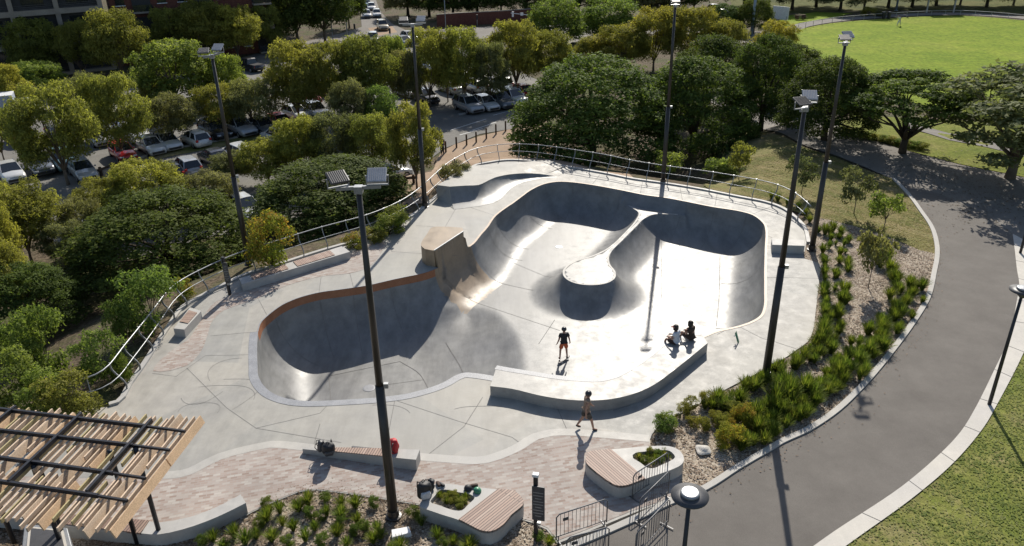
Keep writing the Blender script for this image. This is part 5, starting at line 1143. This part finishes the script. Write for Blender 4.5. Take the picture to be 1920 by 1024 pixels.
# ------------------------------------------------------------------ apartment building
def building():
    a = W(-120, 165); c = W(215, 128); e = W(520, 96)
    Z0 = -3.1
    def facade(name, p, q, H, floors, bays, wallm, framem, label, brick=False, skip=()):
        L_ = np.linalg.norm((q-p)[:2]); o = empty(name, (p[0], p[1], Z0), math.atan2(*(q-p)[[1, 0]]), label, 'building')
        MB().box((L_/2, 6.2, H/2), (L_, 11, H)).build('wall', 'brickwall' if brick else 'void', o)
        fh = H/floors; bw = L_/bays
        if not brick:
            for f in range(floors+1): MB().box((L_/2, .25, f*fh), (L_+.5, 1.0, .7)).build('floor_slab', 'render', o)
            for k in range(bays+1): MB().box((k*bw, .3, H/2), (.6, .95, H)).build('column', 'render', o)
            for f in range(floors):
                for k in range(bays):
                    w = MB(); w.box((k*bw+bw/2, .68, f*fh+fh*.5), (bw*.5, .06, fh*.62)); w.build('window', 'glass', o)
                    r_ = MB()
                    for t in range(3): r_.box((k*bw+bw/2, -.2, f*fh+.55+.22*t), (bw-.7, .05, .05))
                    r_.build('balustrade', 'darkgrey', o)
        else:
            for f in range(floors):
                for k in range(bays):
                    x = k*bw+bw/2; wide = (k % 3 == 1)
                    if wide:
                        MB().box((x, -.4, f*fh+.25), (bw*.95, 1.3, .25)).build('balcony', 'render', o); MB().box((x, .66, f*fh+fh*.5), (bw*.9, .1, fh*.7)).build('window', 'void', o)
                        MB().box((x, -1.0, f*fh+.85), (bw*.95, .06, .9)).build('balustrade', 'glass', o)
                    else:
                        MB().box((x, .68, f*fh+fh*.55), (bw*.42, .08, fh*.42)).build('window', 'glass', o); MB().box((x, .62, f*fh+fh*.33), (bw*.5, .16, .1)).build('sill', 'white', o)
        MB().box((L_/2, 6.2, H+.2), (L_+.6, 11.6, .4)).build('roof', 'darkgrey', o)
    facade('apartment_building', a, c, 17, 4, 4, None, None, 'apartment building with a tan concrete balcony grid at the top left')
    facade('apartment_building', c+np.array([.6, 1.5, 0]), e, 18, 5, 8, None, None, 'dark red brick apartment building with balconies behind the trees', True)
building()
# ------------------------------------------------------------------ foliage
def leaves(name, cent, lsize, rng, tint, nrm=None, up=.35, aspect=1.6, rnd_=.65):
    """one mesh of leaf sprays: each spray a bent pair of triangles-quads around its centre"""
    n = len(cent); d = rng.normal(size=(n, 3)); d /= np.linalg.norm(d, axis=1)[:, None]
    if nrm is not None: d = d*rnd_+nrm*.6+np.array([0, 0, up]); d /= np.linalg.norm(d, axis=1)[:, None]
    a = np.cross(d, rng.normal(size=(n, 3))); a /= np.linalg.norm(a, axis=1)[:, None]; b = np.cross(d, a)
    s = lsize*rng.uniform(.6, 1.35, n)[:, None]
    v0 = cent-a*s*.5*aspect; v1 = cent+b*s*.42-d*s*.1; v2 = cent+a*s*.5*aspect; v3 = cent-b*s*.42-d*s*.1
    V = np.stack([v0, v1, v2, v3], 1).reshape(-1, 3).astype(np.float32)
    me = bpy.data.meshes.new(name); me.vertices.add(4*n); me.vertices.foreach_set('co', V.ravel()); me.loops.add(4*n); me.loops.foreach_set('vertex_index', np.arange(4*n, dtype=np.int32))
    me.polygons.add(n); me.polygons.foreach_set('loop_start', np.arange(0, 4*n, 4, dtype=np.int32)); me.polygons.foreach_set('loop_total', np.full(n, 4, np.int32)); me.update(calc_edges=True)
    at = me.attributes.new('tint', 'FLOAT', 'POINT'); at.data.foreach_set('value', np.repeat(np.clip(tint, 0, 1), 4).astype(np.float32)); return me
CROWN = {}
def crown_mesh(kind, var):
    """unit crowns: height 1 from the trunk top zone, width about 1, scaled per tree. kinds differ in lobes and leaf size"""
    key = (kind, var)
    if key in CROWN: return CROWN[key]
    rng = np.random.default_rng(100+hash(kind) % 7+var*13 if False else sum(map(ord, kind))*3+var*17)
    K, lr, n, ls, zlo, flat_, hang = {'mel': (62, (.06, .15), 30000, .0165, .30, 1., .5), 'fig': (150, (.06, .105), 48000, .0145, .05, .8, .2), 'brd': (50, (.08, .16), 18000, .024, .18, 1., .3),
        'gum': (46, (.07, .13), 15000, .021, .25, .8, .5), 'sap': (14, (.10, .18), 1700, .05, .38, 1., .3), 'shr': (20, (.12, .22), 5000, .036, .02, 1., .2), 'umb': (90, (.06, .10), 22000, .018, .42, .55, .2)}[kind]
    C_ = []; Rr = []
    for k in range(K):
        for _ in range(60):
            th = rng.uniform(0, 2*PI)
            if kind in ('fig', 'umb'):
                u = rng.uniform(0, 1)**.6; r = .44*u**.55; zt = 1-.13-(.80 if kind == 'fig' else .42)*(r/.46)**2.6*rng.uniform(.75, 1); z = zt if rng.uniform() < .8 else rng.uniform(zlo+.1, max(zt, zlo+.12)); z = max(z, zlo+.05)
            elif kind in ('mel', 'gum', 'sap'):
                z = rng.uniform(zlo, .9); rr = .40*math.sin(PI*min(1, max(.12, (z-zlo*.5)/(1.02-zlo*.5)))**.8)**.7; r = rr*rng.uniform(.2, 1)**.5
            else: z = rng.uniform(zlo+.1, .88); rr = .40*math.sqrt(max(.05, 1-((z-.45)/.5)**2)); r = rr*rng.uniform(.3, 1)**.5
            c = np.array([r*math.cos(th), r*math.sin(th), z])
            if all(np.linalg.norm((c-q)*np.array([1, 1, .8])) > .5*lr[1] for q in C_): break
        C_.append(c); Rr.append(rng.uniform(*lr))
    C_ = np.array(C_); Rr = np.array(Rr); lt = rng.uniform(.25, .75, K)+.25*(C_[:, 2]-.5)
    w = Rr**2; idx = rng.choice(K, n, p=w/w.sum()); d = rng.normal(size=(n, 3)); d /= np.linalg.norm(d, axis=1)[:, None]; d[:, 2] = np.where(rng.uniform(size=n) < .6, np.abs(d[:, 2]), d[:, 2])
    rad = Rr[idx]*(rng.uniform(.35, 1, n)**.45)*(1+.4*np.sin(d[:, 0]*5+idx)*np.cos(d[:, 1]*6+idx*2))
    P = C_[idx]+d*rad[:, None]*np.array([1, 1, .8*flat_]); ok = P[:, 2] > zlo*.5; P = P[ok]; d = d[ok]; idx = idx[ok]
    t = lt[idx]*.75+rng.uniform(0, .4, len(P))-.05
    q = np.percentile(P, [1, 99], axis=0); P[:, 2] = P[:, 2]*.99/q[1, 2]; P[:, :2] = (P[:, :2]-(q[0]+q[1])[:2]/2)*.98/(q[1]-q[0])[:2].max()
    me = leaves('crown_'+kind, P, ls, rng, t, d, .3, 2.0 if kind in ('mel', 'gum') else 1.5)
    tip = [C_[i] for i in range(0, K, max(1, K//12))]
    CROWN[key] = (me, tip); return CROWN[key]
TRUNK = {}
def trunk_mesh(kind, var):
    key = (kind, var)
    if key in TRUNK: return TRUNK[key]
    _, tips = crown_mesh(kind, var); rnd = random.Random(var*7+len(kind)); b = MB()
    r0 = {'fig': .03, 'umb': .026, 'mel': .018, 'gum': .024, 'brd': .02, 'sap': .012, 'shr': .012}[kind]; fork = {'fig': .22, 'umb': .2, 'mel': .16, 'gum': .22, 'brd': .22, 'sap': .35, 'shr': .05}[kind]
    b.tube([(0, 0, -.03), (.004, 0, fork*.5), (0, .004, fork)], [r0*1.35, r0*1.05, r0], 9)
    for t in tips:
        t = np.array(t); m1 = np.array([t[0]*.3, t[1]*.3, fork+(t[2]-fork)*.4])+np.array([rnd.uniform(-.02, .02) for _ in range(3)])
        m2 = t*.7+np.array([0, 0, fork])*.3+np.array([rnd.uniform(-.02, .02) for _ in range(3)])
        b.tube([(0, 0, fork*.9), tuple(m1), tuple(m2), tuple(t)], [r0*.65, r0*.45, r0*.28, r0*.1], 6)
        for _ in range(2):
            e = t+np.array([rnd.uniform(-.09, .09), rnd.uniform(-.09, .09), rnd.uniform(-.02, .08)]); b.tube([tuple(m2), tuple((m2+e)/2+np.array([0, 0, .01])), tuple(e)], [r0*.22, r0*.14, r0*.05], 4)
    me = bpy.data.meshes.new('trunk_'+kind); me.from_pydata(b.v, [], b.f); me.polygons.foreach_set('use_smooth', [True]*len(me.polygons)); TRUNK[key] = me; return me
_mc = {}
def with_mat(me, mat):
    k = (me.name, mat)
    if k not in _mc:
        m2 = me.copy() if any(q[0] == me.name for q in _mc) else me
        m2.materials.clear(); m2.materials.append(M[mat]); _mc[k] = m2
    return _mc[k]
TN = {'mel': 'paperbark_tree', 'fig': 'fig_tree', 'brd': 'broadleaf_tree', 'gum': 'gum_tree', 'sap': 'sapling', 'shr': 'shrub', 'umb': 'spreading_tree'}
_cnt = [0]
def tree(x, y, ytop, wpx, kind, mat, label, group=None, z=None):
    """base pixel, top row, crown width in photo pixels"""
    P = W(x, y) if z is None else G(x, y, z); H = up_to(P, ytop); c = (P-CAM)@CF; wd = wpx*c/FPX; _cnt[0] += 1; var = _cnt[0] % (3 if kind in ('mel', 'fig', 'brd', 'sap', 'shr') else 2)
    if kind == 'mel': wd *= .9
    o = empty(TN[kind], (P[0], P[1], P[2]-.1), (_cnt[0]*2.4) % 6.28, label, 'shrub' if kind == 'shr' else 'tree', group)
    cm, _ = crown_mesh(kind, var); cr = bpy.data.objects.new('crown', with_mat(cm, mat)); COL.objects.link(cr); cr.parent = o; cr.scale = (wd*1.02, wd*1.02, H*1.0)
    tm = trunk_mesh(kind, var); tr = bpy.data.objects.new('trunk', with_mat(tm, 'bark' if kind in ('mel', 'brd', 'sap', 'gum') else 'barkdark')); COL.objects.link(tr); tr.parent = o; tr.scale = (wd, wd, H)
    return o
T = tree
G1 = 'olive trees along the foot of the apartment building'
for a in ((2,140,35,75,'far left edge, cut by the frame'),(76,152,37,118,'second from the left, below the concrete balconies'),(160,150,40,80,'narrow one in shade below the balcony corner'),(232,152,19,120,'tall golden topped one where concrete meets brick'),
          (328,122,16,90,'just right of the curved street lamp'),(388,118,4,115,'tallest dense one in front of the brick wall'),(448,115,11,100,'right of the tallest dense one'),(507,98,10,75,'last before the dark mass of trees')):
    T(a[0], a[1], a[2], a[3], 'mel', 'mel', 'olive tree by the apartment building, '+a[4], G1)
for a in ((560,85,-45,120,'left of the far street lamp'),(610,80,-50,110,'behind the traffic light'),(655,52,-40,70,'beside the far street'),(540,60,-60,100,'against the brick facade')):
    T(a[0], a[1], a[2], a[3], 'brd', 'figd', 'big dark tree at top left of the junction, '+a[4], 'dark trees by the junction')
T(80,178,115,85,'brd','brd','bright leafy tree in the gap below the balconies'); T(30,215,122,80,'mel','mel','olive tree above the box truck at the left edge')
T(333,205,78,140,'brd','brd','bright broadleaf tree with big pale leaves left of centre'); T(430,196,97,70,'brd','brd','light green tree behind the leaning pole')
G2 = 'paperbark trees in the car park'
for a in ((128,345,158,165,'mel','tall one with a thick forked trunk beside the dark four wheel drive'),(232,300,138,120,'mel','rounded one right of the tall forked one'),(325,268,178,105,'melb','low grey one behind the white sedan'),
          (8,300,203,75,'mel','thin one at the left edge above the white sedan'),(410,250,158,80,'mel','narrow one left of the pole'),(478,245,150,100,'melb','shaggy one right of the pole'),
          (562,232,78,120,'mel','golden topped one above the bright red hatchback'),(628,222,80,105,'mel','one of the tall pair, on the left'),(692,220,68,118,'mel','one of the tall pair, on the right'),
          (763,206,95,72,'melb','dark narrow one left of the pole'),(807,200,55,92,'mel','one just right of the pole'),(872,196,52,95,'mel','one above the silver four wheel drive'),(968,175,38,112,'mel','widest one at the right end above the white cars'),
          (1032,162,58,85,'mel','last one beside the big fig'),(505,345,262,105,'mel','one in the front row behind the red tipped bush'),(572,335,218,115,'mel','one in the front row above the dark spreading tree'),(634,330,212,100,'melb','third in the front row'),
          (700,330,213,95,'mel','fourth in the front row, left of the pole'),(782,352,193,108,'mel','one at the right end of the front row by the gravel'),(738,192,68,60,'brd','small bright one between the tall pair and the pole'),
          (660,250,150,80,'melb','dull one behind the front row'),
          (715,245,160,66,'brd','bushy dark one between trunks left of the pole'),(920,200,80,70,'melb','dull one behind the lane cars'),(180,265,140,90,'melb','dull one between the tall forked and rounded ones'),(455,215,150,60,'mel','one above the black wagon'),(300,215,150,70,'mel','one under the bright broadleaf tree'),(840,190,88,66,'melb','grey one between the two right of the pole')):
    T(a[0], a[1], a[2], a[3], a[4], 'brd' if a[4] == 'brd' else a[4], 'car park tree, '+a[5], G2) if a[4] != 'melb' else T(a[0], a[1], a[2], a[3], 'mel', 'melb', 'car park tree, '+a[5], G2)
# near left thicket
T(635,432,302,300,'fig','figd','wide dark spreading tree behind the nearest floodlight head',z=-3.); T(325,515,366,320,'fig','figd','huge dark spreading tree behind the long low bench',z=-3.)
T(62,620,500,190,'fig','figd','dark glossy tree at the left edge below the thicket',z=-3.)
G3 = 'young trees in the thicket between railing and car park'
for a in ((283,420,304,150,'mel','mel','broad one above the huge dark spreading tree'),(205,420,338,110,'mel','mel','one left of the broad one'),(60,490,343,150,'mel','mel','big yellow green one near the left edge'),(135,500,415,100,'mel','melb','thin one with grey stems below the big yellow green one'),
          (15,540,380,100,'mel','mel','one cut by the left edge'),(402,400,322,105,'mel','melb','grey one left of the leaning pole'),(440,345,285,90,'mel','melb','small one beside the silver wagon'),(170,470,372,80,'mel','melb','wispy one in the middle'),(30,600,455,110,'mel','mel','one low at the left edge')):
    T(a[0], a[1], a[2], a[3], a[4], a[5], 'thicket tree, '+a[6], G3)
G4 = 'leafy shrubs outside the railing'
for a in ((288,610,503,110,'brd','leafy one above the railing bend'),(513,500,398,85,'tip','red tipped one behind the long low bench'),(238,640,555,60,'brd','bright one against the railing'),(92,705,572,95,'brd','large leaved one in the dark gap'),(195,710,622,85,'brd','rounded one left of the railing curve'),
          (30,760,665,100,'brd','one at the left edge above the pergola'),(135,780,700,95,'mel','feathery one above the pergola slats'),(232,715,665,40,'lom','low one at the railing foot'),(95,770,700,90,'brd','low one above the pergola'),(15,700,610,70,'brd','small one at the left edge'),(345,560,520,40,'tip','small reddish one by the short bench'),
          (700,450,425,50,'mel','low yellow one between pole and railing'),(745,425,385,50,'mel','low green one outside the railing'),(665,465,435,40,'tip','straw coloured one outside the railing'),(845,345,305,45,'melb','grey one near the gravel corner'),(860,330,300,40,'melb','grey one at the wavy bank'),(730,440,400,60,'lom','grassy one near the tall pole')):
    T(a[0], a[1], a[2], a[3], 'shr', a[4], 'shrub, '+a[5], G4)
# right side
T(1108,308,113,288,'fig','fig','big round glossy fig, the left of the pair behind the railing',z=-3.); T(1298,290,108,215,'fig','fig','big round glossy fig, the right of the pair behind the railing',z=-3.)
G5 = 'trees behind the pair of big figs'
for a in ((1112,132,70,80,'mel','gold','low golden one left of the group'),(1165,135,45,115,'mel','gold','golden one in front'),(1225,130,14,110,'mel','gold','tall one left of the floodlight pole'),(1290,128,12,120,'mel','gold','tall one right of the floodlight pole'),(1352,130,38,90,'mel','mel','olive one beside the dark mass'),
          (1325,215,66,160,'fig','figd','dark broad one above the right fig'),(1425,245,68,150,'fig','figd','dark one over the shaded road'),(1545,262,108,175,'fig','figd','dark one behind the right floodlight heads'),(1450,120,40,85,'mel','gold','golden one at the oval corner'),(1478,190,84,130,'fig','figd','dark one at the oval edge')):
    T(a[0], a[1], a[2], a[3], a[4], a[5], 'tree behind the figs, '+a[6], G5)
T(1692,286,136,235,'umb','fig','wide green spreading tree beside the curved road'); T(1893,333,132,330,'gum','gum','big open grey green tree at the right edge shading the road'); T(1935,250,120,150,'gum','gum','grey tree behind the big open one at the right edge')
T(1040,100,-2,98,'brd','brd','bright dense tree right of the traffic light arm'); T(1135,85,-8,110,'brd','brd','dark leafy tree in the upper centre'); T(1352,60,6,72,'fig','fig','round bright tree at the top right of centre'); T(1412,62,-6,70,'fig','figd','rounded dark tree beside the pale mast')
T(1627,30,12,26,'shr','gold','clipped golden bush by the oval boundary'); T(1652,30,19,24,'shr','melb','low brown bush beside the clipped golden bush')
G6 = 'belt of dark trees along the top of the picture'
rnd = random.Random(11)
far = [(x, 30+rnd.uniform(-4, 4), 60) for x in (765,805,850,895,940,985,1020,1085,1170,1215,1255,1300)]+[(x, 16+rnd.uniform(-4, 3), 62) for x in (1395,1440,1485,1530,1575,1620)]+[(x, 12+rnd.uniform(-3, 3), 62) for x in (1665,1710,1755,1800,1850,1900,1950)]
desc = ['above the left end of the brick wall','above the brick wall, second','above the middle of the brick wall','above the brick wall near its right part','at the right end of the brick wall','left of the traffic light arm','behind the traffic light arm','between the two bright dense trees','right of the dark leafy tree','above the golden trees, left','above the golden trees, middle','above the golden trees, right',
        'left of the thick pale mast','right of the thick pale mast','above the sight screen','above the picnic table','left of the clipped golden bush','above the clipped golden bush','left of the thin mast','right of the thin mast','left of the scoreboard','behind the scoreboard','right of the scoreboard','near the top right corner','at the top right corner']
for (x, y, w), dsc in zip(far, desc): T(x, y, y-95, w+24, 'fig' if int(x) % 4 else 'brd', 'figd' if int(x) % 3 else 'melb', 'far belt tree '+dsc, G6)
for i, x in enumerate((-30,60,150,240,620,790,900,1000,1150,1280,1400,1520,1640,1760,1880)):
    P = G(x, -40, -3); o = T(x, -40, -115, 110, 'brd', 'figd', 'distant dark tree beyond the top edge of the picture', 'distant trees beyond the street', z=-3)
# saplings on the dry lawn
G7 = 'staked saplings on the dry lawn'
for a in ((1601,400,314,62,'gum','pale leaved one in the middle of the dry lawn'),(1657,430,362,64,'brd','dark leaved one near the path kerb'),(1385,335,266,44,'mel','tall thin one right of the figs'),(1503,362,288,52,'gum','one behind the floodlight pole at the railing'),(1628,538,428,64,'melb','one in the mulch bed among grasses'),(1250,335,284,60,'brd','leafy one left of the deck pole'),(1345,345,292,62,'brd','bushy one behind the back railing')):
    T(a[0], a[1], a[2], a[3], 'sap', a[4], 'sapling, '+a[5], G7, -2. if a[0] in (1250, 1345) else None)
for a in ((1365,325,300,60,'dark one in the shade right of the figs'),(1560,205,185,60,'at the left end of the hedge strip')): T(a[0], a[1], a[2], a[3], 'shr', 'brd', 'shrub on the right, '+a[4])
G8 = 'hedge plants beside the shaded road'
for i in range(12): x = 1575+i*14; T(x, 250+i*2.6, 236+i*2.6, 26, 'shr', 'gold' if i % 2 else 'brd', 'low yellow green hedge plant between the road and the side path', G8)
# ------------------------------------------------------------------ tufts
def tuft_mesh(n, seed, wide=1., h=1.):
    rng = np.random.default_rng(seed); vs = []; fs = []
    for k in range(n):
        a = rng.uniform(0, 2*PI); sp = rng.uniform(.1, .55)*wide; hh = rng.uniform(.6, 1)*h; r0 = rng.uniform(0, .1); w = rng.uniform(.010, .02); c, s = math.cos(a), math.sin(a); pts = []
        for t in (0, .4, .75, 1): x = r0+sp*t**1.3; z = hh*(t-.38*t*t*(sp/.5)); pts.append((x*c, x*s, z))
        o = len(vs); px, py = -s*w, c*w
        for (x, y, z), q in zip(pts, (1, 1, .7, .1)): vs += [(x-px*q, y-py*q, z), (x+px*q, y+py*q, z)]
        fs += [(o+2*i, o+2*i+1, o+2*i+3, o+2*i+2) for i in range(3)]
    me = bpy.data.meshes.new('tuft'); me.from_pydata(vs, [], fs); t = np.repeat(rng.uniform(.1, .95, n), 8); at = me.attributes.new('tint', 'FLOAT', 'POINT'); at.data.foreach_set('value', t.astype(np.float32)); return me
TUFTS = [tuft_mesh(190, i, .95, 1.1) for i in range(4)]; SMALL = [crown_mesh('shr', i)[0] for i in range(3)]
_tc = [0]
def tuft(x, y, s, mat, label, group, z=None, kind=0):
    P = W(x, y) if z is None else G(x, y, z); _tc[0] += 1; me = TUFTS[_tc[0] % 4] if kind == 0 else SMALL[_tc[0] % 3]
    o = bpy.data.objects.new('grass_tuft' if kind == 0 else 'small_shrub', with_mat(me, mat)); COL.objects.link(o); o.location = (P[0], P[1], P[2]-.05); q = random.uniform(.85, 1.15); o.scale = (s*q, s*q, s*random.uniform(.8, 1.1)); o.rotation_euler = (0, 0, random.uniform(0, 6.28)); tag(o, label, 'plant', group)
LB = 'strappy green grass tuft in the long bed between deck and path'; LG = 'strappy grass tufts in the long bed'
def strip(pts, n, jit, s, mat='lom', kind=0, lb=LB, gp=LG):
    P = [np.array(p, float) for p in pts]; seg = [np.linalg.norm(b-a) for a, b in zip(P[:-1], P[1:])]; tot = sum(seg)
    for i in range(n):
        t = (i+.5)/n*tot; k = 0
        while k < len(seg)-1 and t > seg[k]: t -= seg[k]; k += 1
        p = P[k]+(P[k+1]-P[k])*t/seg[k]+np.array([random.uniform(-jit, jit), random.uniform(-jit, jit)*.6]); g = G(p[0], p[1])
        if inpoly(g[:2], bedR)[0] and not inpoly(g[:2], DECK)[0]: tuft(p[0], p[1], s*random.uniform(.55, 1.4), mat, lb, gp, None, kind)
random.seed(5)
strip([(1725,535),(1700,580),(1665,625),(1620,680),(1560,730),(1500,775),(1440,815),(1390,845)], 95, 18, .66)
strip([(1700,530),(1680,570),(1645,620),(1600,670),(1540,720),(1480,765),(1420,805)], 80, 20, .66)
strip([(1560,430),(1575,480),(1578,540),(1575,600),(1555,650),(1510,680),(1460,700),(1400,735),(1330,775)], 80, 15, .66)
strip([(1545,470),(1547,520),(1545,590),(1540,640),(1510,662)], 24, 5, .7)
strip([(1640,470),(1660,500),(1690,540)], 14, 12, .8); strip([(1470,720),(1500,745),(1450,770),(1400,790)], 20, 14, .8)
strip([(1520,430),(1555,440),(1600,455)], 8, 10, .6)
for x, y in ((1452,385),(1470,392),(1490,400),(1440,380),(1503,412),(1512,425)): tuft(x+6, y-9, .7, 'lom', 'strappy tuft outside the railing at the right end of the deck', 'tufts outside the right railing')
strip([(1260,790),(1300,760),(1345,752),(1380,770),(1340,800),(1290,800)], 16, 14, .5, 'gold', 1, 'small golden green shrub in the bed above the right planter seat', 'small golden shrubs')
strip([(1360,830),(1365,790),(1400,800),(1420,770),(1350,850)], 8, 14, .7, 'tip', 1, 'small red tipped shrub in the bed right of the planter seat', 'small red tipped shrubs')
strip([(1250,800),(1240,812)], 2, 3, .6, 'brd', 1, 'small green shrub at the corner of the bed by the bricks', 'small corner shrubs')
FB = [(500,940),(505,952),(578,937),(611,932),(640,938),(667,942),(701,940),(525,952),(560,948),(581,960),(530,975),(550,985),(600,965),(613,957),(640,962),(641,975),(670,972),(500,968),(487,980),(590,985),(632,995),(668,990),(708,985),(573,1005),(605,1010),(480,1000),(510,1005),(540,1015),(650,1015),(700,1008),(683,985),(714,1000),(750,1020),(775,958),(790,975),(820,1000),(830,1015),(850,1012),(880,1018),(740,1030),(400,1005),(440,998),(380,1015),(420,1018),(460,1010),(1010,1005),(1030,1012)]
for i, (x, y) in enumerate(FB): tuft(x, y+8, .42+.1*(i % 3), 'lom', 'small green tuft in the mulch bed along the bottom edge', 'small tufts in the front mulch bed', None, 0 if i % 3 else 1)
for i, (x, y) in enumerate(((825,932),(835,937),(842,930),(850,945),(858,938),(868,945),(873,936),(850,934),(838,944),(862,950))): tuft(x, y, .33, 'gold' if i % 2 else 'lom', 'small plant growing in the near planter seat', 'plants in the near planter', .36, i % 2)
for i, (x, y) in enumerate(((1198,860),(1207,866),(1215,858),(1222,870),(1228,862),(1238,866),(1246,856),(1233,854),(1252,860),(1218,852),(1244,849))): tuft(x, y, .33, 'lom' if i % 3 else 'gold', 'small plant growing in the planter seat by the right bed', 'plants in the right planter', .36, i % 2)
# ------------------------------------------------------------------ short grass on the near lawn
def grass(name, poly, n, s, mat, label):
    P = np.array(poly); x0, y0 = P.min(0); x1, y1 = P.max(0); y1 = min(y1, 60); c = np.stack([RNG.uniform(x0, x1, n), RNG.uniform(y0, y1, n)], 1); c = c[inpoly(c, P)]
    pr = [proj((a, b, 0)) for a, b in c]; k = np.array([-40 < q[0] < 1960 and q[1] < 1064 for q in pr]); c = c[k]
    cl = np.sin(c[:, 0]*1.3+np.sin(c[:, 1]*.9)*1.7)*np.cos(c[:, 1]*1.1+c[:, 0]*.4)*.3+np.sin(c[:, 0]*4.3+c[:, 1]*3+np.sin(c[:, 0]*2))*.17; kk = RNG.uniform(size=len(c)) > np.clip(cl*2.2-.1, 0, .8); c = c[kk]; cl = cl[kk]
    me = leaves(name, np.column_stack([c, terr_np(c)-.03+RNG.uniform(0, .02, len(c))]), s, RNG, .4+cl*1.3+RNG.uniform(-.25, .25, len(c)), np.tile([0, 0, 1.], (len(c), 1)), .9, 1.6, .4)
    o = link_mesh(name, me, mat); tag(o, label, 'grass', None, 'stuff')
M['blade'] = leafmat('lawn_blades', (.075, .09, .022), (.115, .118, .034), (.165, .145, .07), .25)
M['bladedry'] = leafmat('dry_blades', (.10, .115, .03), (.16, .145, .06), (.22, .185, .105), .25)
grass('lawn_grass', [p for p in lawnR], 260000, .06, 'blade', 'patchy green lawn grass right of the pale path')
grass('dry_grass', dry, 50000, .07, 'bladedry', 'dry straw green grass on the lawn behind the deck')
M['chip'] = leafmat('loose_bark', (.05, .035, .022), (.125, .09, .065), (.26, .215, .17), 0.)
grass('bark_chips', bedF, 60000, .06, 'chip', 'loose bark chips in the front mulch bed'); grass('bark_chips', bedR, 45000, .07, 'chip', 'loose bark chips in the long bed by the path')
print('objects', len(bpy.data.objects))

M['litterm'] = leafmat('dry_litter', (.04, .03, .02), (.07, .05, .035), (.12, .09, .065), 0.)
def litter(n, line, spread, label, s=.07):
    L_ = np.array([q[:2] for q in line]); k = RNG.integers(0, len(L_)-1, n); t = RNG.uniform(size=(n, 1)); c = L_[k]*(1-t)+L_[k+1]*t+RNG.normal(size=(n, 2))*spread
    me = leaves('leaf_litter', np.column_stack([c, terr_np(c)+.012]), s, RNG, RNG.uniform(0, 1, n), np.tile([0, 0, 1.], (n, 1)), 2., 1.5, .3); tag(link_mesh('leaf_litter', me, 'litterm'), label, 'leaf litter', None, 'stuff')
litter(900, [q for q in KERB if q[1] > 20], .45, 'fallen leaves and bark scattered along the path kerb', .05)
litter(1600, [W(1700,300), W(1800,335), W(1890,370), W(1850,400)], 2.2, 'fallen leaves under the trees on the shaded road', .09)
litter(900, [q[:2] for q in smooth(gl([(500,948),(592,921),(700,934),(785,948),(900,978),(1000,984)]), .5)], .35, 'bark crumbs spilled on the bricks along the front bed', .04)
